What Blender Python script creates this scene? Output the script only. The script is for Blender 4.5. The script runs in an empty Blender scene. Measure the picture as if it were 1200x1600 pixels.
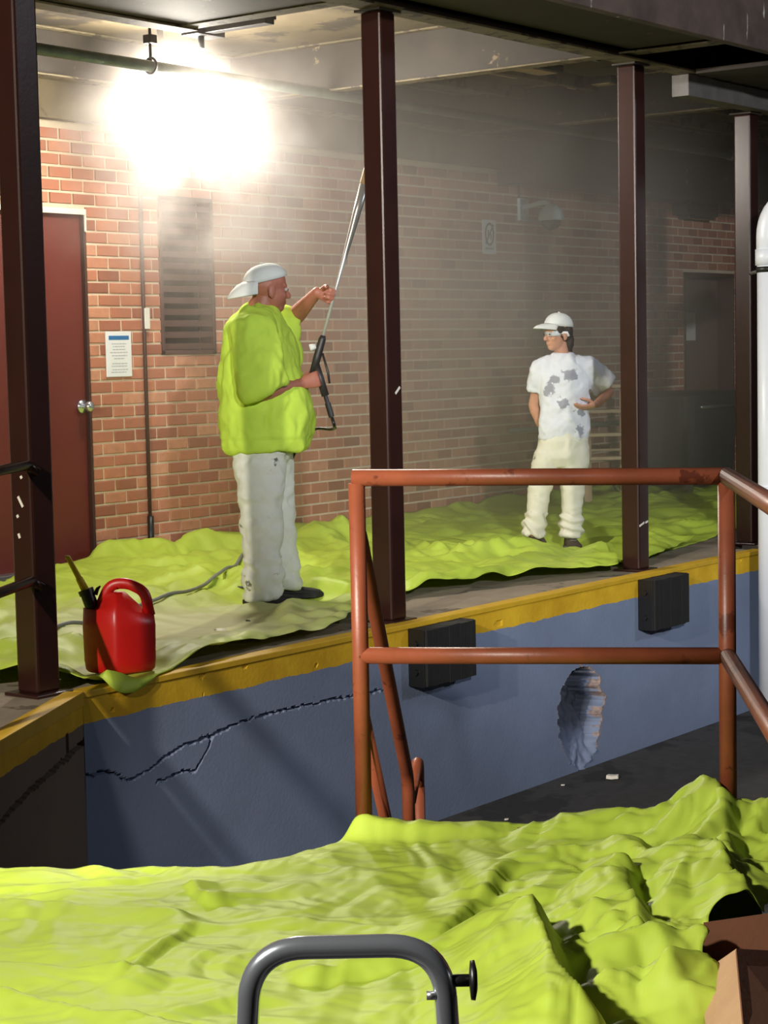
import bpy, bmesh, math, random
from mathutils import Vector, Matrix, noise
from math import sin, cos, pi, exp, sqrt, radians
random.seed(7)
S = bpy.context.scene
COL = S.collection

# ------------------------------------------------------------------ camera
cam_d = bpy.data.cameras.new('camera'); cam = bpy.data.objects.new('camera', cam_d); COL.objects.link(cam)
cam_d.sensor_fit = 'VERTICAL'; cam_d.sensor_height = 24.0; cam_d.lens = 45.0; cam_d.clip_end = 200
RX = ((0.6065245621623734, 0.07911189941248348, -0.7911189941248348),
      (-0.794789424800083, 0.034146438560896344, -0.6059239151573074),
      (-0.020921895700301292, 0.9962807476333947, 0.08358795472644182))
M4 = Matrix(RX).to_4x4(); M4.translation = (0, 0, 1.38)
cam.matrix_world = M4
S.camera = cam

# ------------------------------------------------------------------ exposure, world, lights
S.view_settings.view_transform = 'Standard'; S.view_settings.look = 'None'
S.view_settings.gamma = 1.0; S.view_settings.use_curve_mapping = False
S.view_settings.exposure = 0.0
W = bpy.data.worlds.new('night'); S.world = W; W.use_nodes = True
W.node_tree.nodes['Background'].inputs[0].default_value = (0.36, 0.36, 0.38, 1)
W.node_tree.nodes['Background'].inputs[1].default_value = 0.05
S.cycles.volume_step_rate = 1.0
S.cycles.volume_max_steps = 128
S.cycles.max_bounces = 8; S.cycles.volume_bounces = 1
S.cycles.sample_clamp_indirect = 4.0

def light(name, kind, loc, aim, power, col, size=0.2, angle=120, blend=0.4):
    d = bpy.data.lights.new(name, kind); o = bpy.data.objects.new(name, d); COL.objects.link(o)
    o.location = loc; d.energy = power; d.color = col
    if kind == 'SPOT': d.spot_size = radians(angle); d.spot_blend = blend; d.shadow_soft_size = size
    elif kind == 'AREA': d.size = size
    else: d.shadow_soft_size = size
    if aim is not None:
        o.rotation_euler = (Vector(aim) - Vector(loc)).to_track_quat('-Z', 'Y').to_euler()
    return o
# second flood of the loading dock, out of frame over the left platform
light('dock_floodlight_left', 'SPOT', (-0.69, 3.83, 3.0), (7.3, 6.4, -0.2), 1700, (1.0, 0.92, 0.80), 0.05, 50, 0.3)
# wall pack over the landing, left of and behind the camera
light('landing_floodlight', 'SPOT', (-0.6, 3.0, 2.9), (3.9, 2.5, 0.0), 1350, (1.0, 0.95, 0.86), 0.12, 62, 0.5)
# flood behind the camera, beamed under the canopy towards the far end of the dock
light('bay_floodlight', 'SPOT', (-1.0, -3.3, 3.7), (12.9, 8.3, 1.3), 5200, (0.93, 0.96, 1.0), 0.12, 27, 0.75)
# cool yard light out in the lot, far right
light('yard_light', 'SPOT', (14.5, -6.0, 6.5), (9.6, 5.7, -0.3), 1300, (0.80, 0.88, 1.0), 0.5, 50, 1.0)

# ------------------------------------------------------------------ helpers
def lin(r, g, b):
    f = lambda c: (c/255/12.92 if c/255 <= 0.04045 else ((c/255+0.055)/1.055)**2.4)
    return (f(r), f(g), f(b), 1.0)

class NT:
    def __init__(s, name):
        s.m = bpy.data.materials.new(name); s.m.use_nodes = True
        s.t = s.m.node_tree; s.n = s.t.nodes; s.b = s.n['Principled BSDF']; s.out = s.n['Material Output']
        s._c = None
    def new(s, typ, **kw):
        x = s.n.new(typ)
        for k, v in kw.items(): setattr(x, k, v)
        return x
    def link(s, a, b): s.t.links.new(a, b)
    def coord(s, which='Object'):
        if s._c is None: s._c = s.new('ShaderNodeTexCoord')
        return s._c.outputs[which]
    def noise(s, scale, detail=4, rough=0.6, vec=None, stretch=None):
        v = vec or s.coord()
        if stretch:
            mp = s.new('ShaderNodeMapping'); mp.inputs['Scale'].default_value = stretch; s.link(v, mp.inputs[0]); v = mp.outputs[0]
        x = s.new('ShaderNodeTexNoise'); x.inputs['Scale'].default_value = scale
        x.inputs['Detail'].default_value = detail; x.inputs['Roughness'].default_value = rough
        s.link(v, x.inputs['Vector']); return x.outputs['Fac']
    def ramp(s, fac, a, b, ca=(0,0,0,1), cb=(1,1,1,1)):
        r = s.new('ShaderNodeValToRGB'); e = r.color_ramp.elements
        e[0].position = a; e[1].position = b; e[0].color = ca; e[1].color = cb
        s.link(fac, r.inputs[0]); return r.outputs[0]
    def mix(s, fac, a, b, mode='MIX'):
        x = s.new('ShaderNodeMix', data_type='RGBA', blend_type=mode)
        for sock, v in ((x.inputs[0], fac), (x.inputs[6], a), (x.inputs[7], b)):
            if isinstance(v, (int, float)): sock.default_value = v
            elif isinstance(v, tuple): sock.default_value = v
            else: s.link(v, sock)
        return x.outputs[2]
    def math(s, op, a, b=None, c=None, clamp=False):
        x = s.new('ShaderNodeMath', operation=op, use_clamp=clamp)
        for i, v in enumerate((a, b, c)):
            if v is None: continue
            if isinstance(v, (int, float)): x.inputs[i].default_value = v
            else: s.link(v, x.inputs[i])
        return x.outputs[0]
    def sep(s, v):
        x = s.new('ShaderNodeSeparateXYZ'); s.link(v, x.inputs[0]); return x.outputs
    def color(s, v):
        if isinstance(v, tuple): s.b.inputs['Base Color'].default_value = v
        else: s.link(v, s.b.inputs['Base Color'])
    def bump(s, h, strength=0.3, dist=0.01):
        x = s.new('ShaderNodeBump'); x.inputs['Strength'].default_value = strength; x.inputs['Distance'].default_value = dist
        s.link(h, x.inputs['Height']); s.link(x.outputs[0], s.b.inputs['Normal'])
    def pr(s, rough=0.6, metal=0.0, spec=0.5):
        s.b.inputs['Roughness'].default_value = rough; s.b.inputs['Metallic'].default_value = metal
        s.b.inputs['Specular IOR Level'].default_value = spec; return s.m

def plain(name, rgb, rough=0.6, metal=0.0, spec=0.5, var=0.25, scale=9.0, bump=0.15, bscale=60, stain=None, stain_lo=0.62, stain_scale=5.0):
    k = NT(name); c = lin(*rgb); d = tuple(x*(1-var) for x in c[:3]) + (1,)
    col = k.ramp(k.noise(scale), 0.3, 0.7, d, c)
    if stain: col = k.mix(k.ramp(k.noise(stain_scale, 5, 0.65), stain_lo, stain_lo+0.04), col, lin(*stain))
    k.color(col)
    if bump: k.bump(k.noise(bscale, 3), bump, 0.004)
    return k.pr(rough, metal, spec)

def link(o, parent=None):
    COL.objects.link(o)
    if parent is not None: o.parent = parent
    return o
def tag(o, label=None, cat=None, group=None, kind=None):
    if label: o['label'] = label
    if cat: o['category'] = cat
    if group: o['group'] = group
    if kind: o['kind'] = kind
    return o
def obj(name, bm, mat, parent=None, smooth=None, bevel=None):
    me = bpy.data.meshes.new(name)
    bmesh.ops.recalc_face_normals(bm, faces=bm.faces[:])
    bm.to_mesh(me); bm.free()
    for m in (mat if isinstance(mat, (list, tuple)) else [mat]): me.materials.append(m)
    o = bpy.data.objects.new(name, me); link(o, parent)
    if smooth is True: me.polygons.foreach_set('use_smooth', [True]*len(me.polygons))
    elif smooth: me.shade_auto(smooth) if hasattr(me, 'shade_auto') else None
    if bevel:
        b = o.modifiers.new('bevel', 'BEVEL'); b.width = bevel; b.segments = 2; b.limit_method = 'ANGLE'
    return o
def empty(name, loc=(0,0,0), rz=0.0, label=None, cat=None, group=None):
    o = bpy.data.objects.new(name, None); o.empty_display_size = 0.1; link(o)
    o.location = loc; o.rotation_euler = (0, 0, rz); return tag(o, label, cat, group)
def box(bm, lo, hi, M=None):
    v = [bm.verts.new((x, y, z)) for x in (lo[0], hi[0]) for y in (lo[1], hi[1]) for z in (lo[2], hi[2])]
    for f in ((0,1,3,2), (4,6,7,5), (0,4,5,1), (2,3,7,6), (0,2,6,4), (1,5,7,3)): bm.faces.new([v[i] for i in f])
    if M is not None: bmesh.ops.transform(bm, matrix=M, verts=v)
    return v
def boxo(name, lo, hi, mat, parent=None, bevel=0.003, M=None):
    bm = bmesh.new(); box(bm, lo, hi, M); return obj(name, bm, mat, parent, bevel=bevel)
def prism(bm, pts, z0, z1):
    a = [bm.verts.new((p[0], p[1], z0)) for p in pts]; b = [bm.verts.new((p[0], p[1], z1)) for p in pts]
    n = len(pts); bm.faces.new(a[::-1]); bm.faces.new(b)
    for i in range(n): bm.faces.new((a[i], a[(i+1) % n], b[(i+1) % n], b[i]))
def ring_loft(bm, rings, cap=True):
    vs = [[bm.verts.new(p) for p in r] for r in rings]
    n = len(rings[0])
    for a, b in zip(vs, vs[1:]):
        for i in range(n): bm.faces.new((a[i], a[(i+1) % n], b[(i+1) % n], b[i]))
    if cap: bm.faces.new(vs[0][::-1]); bm.faces.new(vs[-1])
    return vs
def tube(bm, pts, radii, n=12, up=None, cap=True):
    pts = [Vector(p) for p in pts]
    if isinstance(radii, (int, float)): radii = [radii]*len(pts)
    rings = []; ref = Vector(up) if up else None
    for i, p in enumerate(pts):
        t = (pts[min(i+1, len(pts)-1)] - pts[max(i-1, 0)]).normalized()
        if ref is None: ref = Vector((0, 0, 1)) if abs(t.z) < 0.9 else Vector((1, 0, 0))
        u = (ref - t*ref.dot(t)).normalized(); ref = u; v = t.cross(u)
        r = radii[i]; ra, rb = r if isinstance(r, tuple) else (r, r)
        rings.append([p + u*(ra*cos(2*pi*k/n)) + v*(rb*sin(2*pi*k/n)) for k in range(n)])
    return ring_loft(bm, rings, cap)
def smoothpath(pts, k=6):
    P = [Vector(p) for p in pts]; P = [P[0]*2-P[1]] + P + [P[-1]*2-P[-2]]; out = []
    for i in range(1, len(P)-2):
        for j in range(k):
            t = j/k
            out.append(0.5*((2*P[i]) + (P[i+1]-P[i-1])*t + (2*P[i-1]-5*P[i]+4*P[i+1]-P[i+2])*t*t + (3*P[i]-P[i-1]-3*P[i+1]+P[i+2])*t**3))
    out.append(P[-2]); return out
def rounded(pts, r, k=6):
    P = [Vector(p) for p in pts]; out = [P[0]]
    for a, b, c in zip(P, P[1:], P[2:]):
        d1 = (a-b).normalized(); d2 = (c-b).normalized()
        s, e = b+d1*r, b+d2*r
        for j in range(k+1):
            t = j/k; out.append(s*(1-t)**2 + b*2*t*(1-t) + e*t*t)
    out.append(P[-1]); return out
def hrings(bm, st, n=28, sq=2.0):
    rings = []
    for (x, y, z, rx, ry) in st:
        r = []
        for k in range(n):
            a = 2*pi*k/n; c, s = cos(a), sin(a)
            r.append(Vector((x + rx*math.copysign(abs(c)**(2/sq), c), y + ry*math.copysign(abs(s)**(2/sq), s), z)))
        rings.append(r)
    return ring_loft(bm, rings)
def ell(bm, c, r, M=None, seg=20):
    m = Matrix.Translation(Vector(c)) @ (M.to_4x4() if M is not None else Matrix()) @ Matrix.Diagonal((*r, 1))
    return bmesh.ops.create_uvsphere(bm, u_segments=seg, v_segments=seg//2+2, radius=1.0, matrix=m)['verts']
def cyl(bm, a, b, r, n=16): return tube(bm, [a, b], r, n)
def fuse(name, bm, voxel, mat, parent, smooth=4, wrinkle=None, factor=0.5):
    """one continuous surface grown from overlapping pieces"""
    o = obj(name, bm, mat, parent)
    m = o.modifiers.new('r', 'REMESH'); m.mode = 'VOXEL'; m.voxel_size = voxel; m.use_smooth_shade = True
    s = o.modifiers.new('s', 'SMOOTH'); s.iterations = smooth; s.factor = factor
    dg = bpy.context.evaluated_depsgraph_get(); dg.update()
    me = bpy.data.meshes.new_from_object(o.evaluated_get(dg)); o.modifiers.clear()
    old = o.data; o.data = me; bpy.data.meshes.remove(old)
    if wrinkle:
        co = [v.co.copy() for v in me.vertices]; no = [v.normal.copy() for v in me.vertices]
        for v, c, n in zip(me.vertices, co, no): v.co = c + n*wrinkle(c)
    me.polygons.foreach_set('use_smooth', [True]*len(me.polygons)); me.update()
    return o
def bspl(x, a, b):  # smoothstep
    t = min(1, max(0, (x-a)/(b-a))); return t*t*(3-2*t)
def interp(x, tab):
    if x <= tab[0][0]: return tab[0][1]
    for (a, p), (b, q) in zip(tab, tab[1:]):
        if x <= b: return p + (q-p)*(x-a)/(b-a)
    return tab[-1][1]

# ------------------------------------------------------------------ materials
def brick_mat(name, attr):
    k = NT(name)
    if attr:
        a = k.new('ShaderNodeAttribute', attribute_name='tint'); r = a.outputs['Fac']
    else:
        a = k.new('ShaderNodeObjectInfo'); r = a.outputs['Random']
    cr = k.new('ShaderNodeValToRGB'); e = cr.color_ramp.elements
    e[0].position = 0.0; e[0].color = lin(140, 82, 62); e[1].position = 1.0; e[1].color = lin(208, 148, 116)
    x = e.new(0.12); x.color = lin(166, 102, 78); x = e.new(0.6); x.color = lin(192, 124, 94)
    k.link(r, cr.inputs[0])
    geo = k.new('ShaderNodeNewGeometry')
    c = k.mix(k.ramp(k.noise(14, 5, 0.6, geo.outputs['Position']), 0.35, 0.75), cr.outputs[0], k.mix(0.5, cr.outputs[0], lin(150, 108, 88)))
    k.color(c); k.bump(k.noise(90, 4, 0.6, geo.outputs['Position']), 0.5, 0.004); return k.pr(0.85, 0, 0.3)
M_brick = brick_mat('fired_brick', False); M_brickfield = brick_mat('fired_brick_field', True)
M_mortar = plain('mortar', (232, 212, 182), 0.95, var=0.2, scale=5, bump=0.5, bscale=120)
M_col = plain('maroon_enamel', (52, 27, 22), 0.30, var=0.3, scale=3, bump=0.08, bscale=40, stain=(28, 16, 13), stain_lo=0.66, stain_scale=2.5)
M_rail = plain('red_brown_rail_paint', (138, 72, 46), 0.42, var=0.3, scale=6, bump=0.12, bscale=70, stain=(92, 44, 28), stain_lo=0.6, stain_scale=9)
M_door = plain('dark_red_door_paint', (106, 42, 32), 0.5, var=0.12, scale=2, bump=0.06)
M_door2 = plain('brown_door_paint', (116, 92, 80), 0.55, var=0.15, scale=2, bump=0.05)
M_frame = plain('brown_frame_paint', (72, 44, 36), 0.5, var=0.2)
M_white = plain('white_paint', (232, 226, 214), 0.6, var=0.12, scale=6)
M_steel = plain('dull_steel', (170, 172, 174), 0.35, 0.9, var=0.2)
M_chrome = plain('chrome', (226, 232, 242), 0.18, 0.9, var=0.08, bump=0.0)
M_lance = plain('bright_lance_metal', (222, 222, 220), 0.3, 0.55, var=0.1, bump=0.0)
M_black = plain('black_plastic', (18, 18, 19), 0.4, var=0.2)
M_rubber = plain('black_rubber', (26, 25, 24), 0.8, var=0.4, scale=12, bump=0.5, bscale=40)
M_louver = plain('brown_louver', (84, 58, 52), 0.55, var=0.25)
M_dark = plain('louver_void', (14, 10, 9), 0.9, var=0.2)
M_soffit = plain('grimy_soffit', (96, 84, 60), 0.85, var=0.45, scale=2.2, stain=(50, 42, 30), stain_lo=0.55, stain_scale=1.6)
M_beam = plain('dirty_dark_beam', (58, 50, 40), 0.7, var=0.4, scale=4, stain=(120, 104, 78), stain_lo=0.66, stain_scale=6)
M_flange = plain('worn_beam_flange', (120, 108, 82), 0.7, var=0.4, scale=8, stain=(60, 50, 38), stain_lo=0.55, stain_scale=9)
k = NT('brown_fascia')
fa = k.ramp(k.noise(4), 0.3, 0.7, lin(66, 52, 46), lin(94, 76, 66))
k.color(k.mix(k.ramp(k.noise(16, 4, 0.7, None, (1, 1, .16)), 0.66, 0.72), fa, lin(200, 194, 186))); k.bump(k.noise(50), 0.2, 0.004); M_fascia = k.pr(0.6)
M_pipegal = plain('green_grey_pipe', (126, 138, 132), 0.45, 0.3, var=0.3)
M_pvc = plain('white_pipe', (222, 226, 232), 0.35, var=0.08, scale=3, bump=0.03, stain=(150, 130, 105), stain_lo=0.70, stain_scale=6)
M_asph = plain('asphalt', (66, 64, 64), 0.9, var=0.35, scale=14, bump=0.8, bscale=180, stain=(40, 39, 39), stain_lo=0.55, stain_scale=1.4)
M_deck = plain('dock_concrete', (150, 136, 116), 0.9, var=0.3, scale=5, bump=0.4, bscale=120, stain=(98, 86, 72), stain_lo=0.58, stain_scale=2.5)
M_skin = plain('skin', (206, 150, 122), 0.5, var=0.12, scale=16, bump=0.05)
M_skin2 = plain('ruddy_skin', (178, 112, 90), 0.5, var=0.15, scale=16, bump=0.05)
M_eye = plain('eyeball', (190, 176, 164), 0.3, var=0.05, bump=0.0)
M_hair = plain('dark_hair', (42, 28, 22), 0.6, var=0.4, scale=30, bump=0.5, bscale=90)
M_cap = plain('white_cap_cotton', (226, 228, 222), 0.85, var=0.1, scale=8, bump=0.2, bscale=300, stain=(150, 150, 140), stain_lo=0.70, stain_scale=14)
M_pants = plain('white_work_cotton', (226, 226, 214), 0.9, var=0.16, scale=4, bump=0.3, bscale=250, stain=(104, 102, 92), stain_lo=0.645, stain_scale=9)
M_pants2 = plain('cream_work_cotton', (232, 228, 206), 0.9, var=0.12, scale=5, bump=0.3, bscale=250, stain=(120, 112, 96), stain_lo=0.65, stain_scale=10)
M_boot = plain('dirty_brown_boot', (84, 70, 56), 0.8, var=0.4, scale=20, bump=0.4)
M_shoe = plain('black_shoe', (30, 29, 28), 0.7, var=0.4, scale=20, bump=0.3)
M_sole = plain('grey_sole', (120, 116, 108), 0.8)
M_red = plain('red_can_plastic', (196, 26, 22), 0.38, var=0.15, scale=5, bump=0.12, bscale=30)
M_yel = plain('yellow_spout_plastic', (226, 190, 40), 0.4, var=0.1)
M_gun = plain('dark_gun', (52, 48, 46), 0.45, var=0.3)
M_hose = plain('grey_hose', (128, 130, 128), 0.5, var=0.2)
M_card_lit = plain('cardboard', (196, 156, 118), 0.85, var=0.15, scale=8, bump=0.15)
M_card_shade = plain('shaded_cardboard', (122, 78, 54), 0.85, var=0.15, scale=8, bump=0.15)  # darker copy of the cardboard, shade painted into the panels facing away
M_wood = plain('pale_wood', (206, 176, 134), 0.7, var=0.25, scale=12)
M_channel = plain('grey_channel', (112, 108, 104), 0.6, var=0.3)
M_bin = plain('dark_grey_plastic', (52, 53, 56), 0.5, var=0.2)
M_sign = plain('sign_white', (240, 240, 240), 0.4, var=0.04, bump=0.0)
M_blue = plain('sign_blue', (38, 112, 172), 0.4, var=0.06, bump=0.0)
M_signgrey = plain('sign_print_grey', (186, 188, 194), 0.5, var=0.06, bump=0.0)
M_signdark = plain('sign_print_dark', (66, 62, 58), 0.5, var=0.06, bump=0.0)
M_signgreen = plain('sign_print_green', (110, 140, 116), 0.5, var=0.06, bump=0.0)
M_paper = plain('paper', (236, 228, 212), 0.8, var=0.05)
M_glass = plain('glasses_lens', (210, 214, 218), 0.08, var=0.05, bump=0.0)
M_dome = plain('camera_dome', (40, 46, 46), 0.1, var=0.1, bump=0.0)
M_camwhite = plain('pale_camera_shell', (222, 234, 230), 0.5, var=0.1)

def tee_mat(name, rgb, sm, blobs):
    k = NT(name); c = lin(*rgb)
    col = k.ramp(k.noise(5), 0.3, 0.7, tuple(x*0.86 for x in c[:3])+(1,), c)
    for (p, r) in blobs:   # paint smears on the cloth, at places of their own on the garment
        vm = k.new('ShaderNodeVectorMath', operation='DISTANCE'); k.link(k.coord(), vm.inputs[0]); vm.inputs[1].default_value = p
        n = k.noise(26, 3); d = k.math('ADD', vm.outputs['Value'], k.math('MULTIPLY', k.math('SUBTRACT', n, 0.5), 0.11))
        col = k.mix(k.ramp(d, r*0.8, r, (1,1,1,1), (0,0,0,1)), col, lin(*sm))
    k.color(col); k.bump(k.noise(260, 2), 0.25, 0.003); return k.pr(0.9, 0, 0.25)
M_neon = tee_mat('neon_yellow_tee', (202, 232, 84), (120, 130, 30), [])
M_tee = tee_mat('white_paint_smeared_tee', (232, 234, 238), (158, 158, 166),
                [((0.105, -0.12, 1.175), 0.058), ((-0.045, -0.11, 1.085), 0.052), ((0.0, -0.12, 1.15), 0.042), ((0.17, -0.10, 0.93), 0.04), ((0.16, -0.1, 0.80), 0.04), ((.05, -.12, .99), .04)])

def cloth_mat(name, dust):
    k = NT(name)
    c = k.ramp(k.noise(3.0, 4), 0.3, 0.75, lin(190, 214, 72), lin(206, 228, 92))
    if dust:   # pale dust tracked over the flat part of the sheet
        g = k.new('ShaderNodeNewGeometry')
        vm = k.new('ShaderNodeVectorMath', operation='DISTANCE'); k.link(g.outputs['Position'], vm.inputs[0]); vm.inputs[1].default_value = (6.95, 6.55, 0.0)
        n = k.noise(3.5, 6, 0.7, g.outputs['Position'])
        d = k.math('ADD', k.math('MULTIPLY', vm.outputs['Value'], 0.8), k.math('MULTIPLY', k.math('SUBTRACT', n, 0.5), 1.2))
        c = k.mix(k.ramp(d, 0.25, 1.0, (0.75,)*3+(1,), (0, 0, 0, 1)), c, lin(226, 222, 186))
    k.color(c)
    rg = k.new('ShaderNodeTexNoise', noise_type='RIDGED_MULTIFRACTAL'); rg.inputs['Scale'].default_value = 5.5; rg.inputs['Detail'].default_value = 3; rg.inputs['Roughness'].default_value = 0.55
    mp = k.new('ShaderNodeMapping'); mp.inputs['Scale'].default_value = (1, 1.5, 1); k.link(k.coord(), mp.inputs[0]); k.link(mp.outputs[0], rg.inputs['Vector'])
    k.bump(rg.outputs['Fac'], 0.55, 0.012)
    k.b.inputs['Roughness'].default_value = 0.5; k.b.inputs['Specular IOR Level'].default_value = 0.35
    tr = k.new('ShaderNodeBsdfTranslucent'); k.link(c, tr.inputs[0]) if not isinstance(c, tuple) else None
    ms = k.new('ShaderNodeMixShader'); ms.inputs[0].default_value = 0.22
    k.link(k.b.outputs[0], ms.inputs[1]); k.link(tr.outputs[0], ms.inputs[2]); k.link(ms.outputs[0], k.out.inputs[0])
    return k.m
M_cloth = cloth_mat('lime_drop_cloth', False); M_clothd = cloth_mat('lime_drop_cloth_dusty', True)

def dock_wall_mat(name, paint, axis_z=True):
    k = NT(name); g = k.new('ShaderNodeNewGeometry'); P = g.outputs['Position']; z = k.sep(P)[2]
    base = k.ramp(k.noise(2.2, 5, 0.6, P), 0.3, 0.75, tuple(x*0.82 for x in lin(*paint)[:3])+(1,), lin(*paint))
    scuff = k.ramp(k.noise(7, 6, 0.75, P, (1, 1, 1.8)), 0.68, 0.74)
    base = k.mix(k.math('MULTIPLY', scuff, 0.75), base, lin(40, 42, 48))
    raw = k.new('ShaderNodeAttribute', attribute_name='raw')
    base = k.mix(k.math('MULTIPLY', raw.outputs['Fac'], -1.0, clamp=True), base, lin(46, 45, 52))  # negative values: painted shade inside the hole
    base = k.mix(k.math('MAXIMUM', raw.outputs['Fac'], 0.0, clamp=True), base, k.ramp(k.noise(30, 4, 0.6, P), 0.3, 0.7, lin(120, 96, 80), lin(176, 150, 132)))
    yel = k.mix(k.ramp(k.noise(9, 6, 0.75, P), 0.70, 0.74), k.ramp(k.noise(5, 4, 0.6, P), 0.3, 0.7, lin(196, 150, 22), lin(226, 182, 40)), lin(52, 46, 38))
    lim = k.math('ADD', z, k.math('MULTIPLY', k.math('SUBTRACT', k.noise(11, 4, 0.6, P), 0.5), 0.03))
    msk = k.math('GREATER_THAN', lim, -0.125)
    k.color(k.mix(msk, base, yel)); k.bump(k.noise(55, 4, 0.6, P), 0.35, 0.004)
    return k.pr(0.75, 0, 0.35)
M_dockwall = dock_wall_mat('blue_grey_dock_paint', (126, 138, 164))
M_retwall = dock_wall_mat('grimy_return_paint', (120, 104, 88))

# ================================================================== STRUCTURE
WY = 9.15                                                   # brick face
FD = Vector((0.878, 0.479, 0)); BD = Vector((0.479, -0.878, 0))   # the angled bay: away / right
CORNER = Vector((5.44, 5.75, 0))
# dock platform
bm = bmesh.new(); e = CORNER - FD*2.6
ni = Vector((-.479, .878, 0))*.03
prism(bm, [(5.47, 5.79), (11.66, 5.79), (11.66, 6.12), (20.5, 6.12), (20.5, 9.3), (2.6, 9.3), (e.x-0.4, e.y+0.6), (e.x+ni.x, e.y+ni.y)], -0.10, 0.0)
tag(obj('floor', bm, M_deck), 'grimy concrete loading dock floor under the lime drop cloths', 'floor', kind='structure')
bm = bmesh.new(); box(bm, (-12, -14, -1.25), (30, 9.4, -1.05))
tag(obj('ground', bm, M_asph), 'dark asphalt at the foot of the blue dock wall', 'ground', kind='structure')

# front wall of the dock: broken hole and crack are modelled in the surface
CR = [(5.44,-.345),(5.583,-.348),(5.693,-.415),(5.821,-.387),(5.922,-.35),(6.044,-.315),(6.218,-.311),(6.338,-.288),(6.513,-.274),(6.856,-.276),(7.181,-.29),(7.5,-.30)]
CR2 = [(6.218,-.311),(6.199,-.351),(6.164,-.388),(6.1,-.448),(6.019,-.433),(5.917,-.448),(5.858,-.45)]
def dseg(x, z, pl):
    best = 9
    for (a, b), (c, d) in zip(pl, pl[1:]):
        if x < a-0.05 and x < c-0.05 or x > a+0.05 and x > c+0.05: continue
        dx, dz = c-a, d-b; t = max(0, min(1, ((x-a)*dx+(z-b)*dz)/(dx*dx+dz*dz+1e-9)))
        best = min(best, math.hypot(x-a-t*dx, z-b-t*dz))
    return best
HOLE = [(-1.04, .03), (-.99, .12), (-.92, .17), (-.84, .21), (-.74, .245), (-.64, .25), (-.56, .21), (-.50, .15), (-.465, .09), (-.45, 0)]
def wall_grid(name, org, ux, S_, mat, depth_fn, z0=-1.07, dz=0.0075):
    n = len(S_)-1; m = int((-z0)/dz); nrm = Vector((-ux.y, ux.x, 0)); L_ = S_[-1]
    verts, faces, raw_shades = [], [], []
    for j in range(m+1):
        z = z0 + (-z0)*j/m
        for s in S_:
            d, r = depth_fn(s, z); p = org + ux*s + nrm*d
            verts.append((p.x, p.y, z)); raw_shades.append(r)
    for j in range(m):
        for i in range(n):
            a = j*(n+1)+i; faces.append((a, a+1, a+n+2, a+n+1))
    back = len(verts)                                      # close the slab behind
    for (s, z) in ((0, z0), (L_, z0), (L_, -.02), (0, -.02)):
        p = org + ux*s + nrm*0.3; verts.append((p.x, p.y, z)); raw_shades.append(0)
    faces.append((back, back+3, back+2, back+1)); faces.append((m*(n+1), m*(n+1)+n, back+2, back+3))
    faces.append((0, m*(n+1), back+3, back)); faces.append((n, back+1, back+2, m*(n+1)+n))
    me = bpy.data.meshes.new(name); me.from_pydata(verts, [], faces); me.materials.append(mat)
    at = me.attributes.new('raw', 'FLOAT', 'POINT'); at.data.foreach_set('value', raw_shades); me.update()
    return link(bpy.data.objects.new(name, me))
def spans(*ranges):
    out = [ranges[0][0]]
    for a, b, st in ranges:
        k = max(1, round((b-a)/st)); out += [a + (b-a)*i/k for i in range(1, k+1)]
    return out
def front_depth(s, z):
    x = 5.44 + s; d = 0.004*noise.noise((x*2, z*2, 3)); raw = 0.0
    if -0.62 < z < -0.2 and x < 7.6:
        j = 0.012*noise.noise((x*30, z*30, 1)); q = min(dseg(x+j, z+j, CR), dseg(x+j, z+j, CR2))
        w = 0.0045 + 0.008*abs(noise.noise((x*5, z*5, 7)))
        d += 0.03*max(0, min(1, 1.6*(1 - q/w)))
    if 8.95 < x < 9.75 and z < -0.4:
        hw = interp(z, HOLE)*(1 + 0.22*noise.noise((z*14, 5 if x > 9.33 else 2, 0))) + 0.02*noise.noise((z*40, 9 if x > 9.33 else 4, 0))
        u = abs(x-9.33)
        if u < hw:
            full = interp(z, [(-1.04, 0.0), (-.97, .02), (-.85, .08), (-.7, .17), (-.5, .22)])
            d += full*min(1, (hw-u)/0.02 if x < 9.33 else (hw-u)/0.05) + 0.02*noise.noise((x*18, z*18, 0))
            raw = -0.85*bspl(d, .03, .13)  # shade of the hole put into the colour, darker with depth
            if x > 9.33 and hw-u < 0.022 and z > -0.93 and noise.noise((z*18, 3, 1)) > 0.0: raw = 0.8
        elif u < hw+0.018 and z > -0.95: raw = 0.8 if x > 9.33 else 0.25
    if z > -0.135 and noise.noise((x*9, z*16, 2)) > 0.62: d += 0.006; raw = max(raw, 0.4)      # chipped lip
    return d, raw
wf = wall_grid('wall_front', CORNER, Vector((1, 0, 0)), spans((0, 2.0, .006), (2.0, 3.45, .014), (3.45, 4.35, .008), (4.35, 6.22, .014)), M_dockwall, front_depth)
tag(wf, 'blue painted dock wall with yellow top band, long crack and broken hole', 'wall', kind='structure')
RCR = [(-.1, -.19), (.2, -.215), (.45, -.235), (.7, -.25), (1.0, -.29), (1.6, -.33), (2.7, -.40)]
def ret_depth(s, z):
    c = 2.6 - s; d = 0.004*noise.noise((s*2, z*2, 8))
    if dseg(c, z + 0.008*noise.noise((c*20, z*20, 1)), RCR) < 0.011: d += 0.03
    if abs(c-0.215) < 0.014 and -0.24 < z < -0.125: d += 0.03
    return d, 0.0
wr = wall_grid('wall_left', CORNER - FD*2.6, FD, spans((0, 2.6, .009)), M_retwall, ret_depth)
tag(wr, 'grimy return wall of the dock left of the corner, yellow top edge', 'wall', kind='structure')
bm = bmesh.new(); prism(bm, [(11.64, 5.79), (11.66, 5.79), (11.66, 6.14), (20.5, 6.14), (20.5, 6.30), (11.50, 6.30), (11.50, 6.06), (11.64, 6.06)], -1.07, -0.03)
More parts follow.
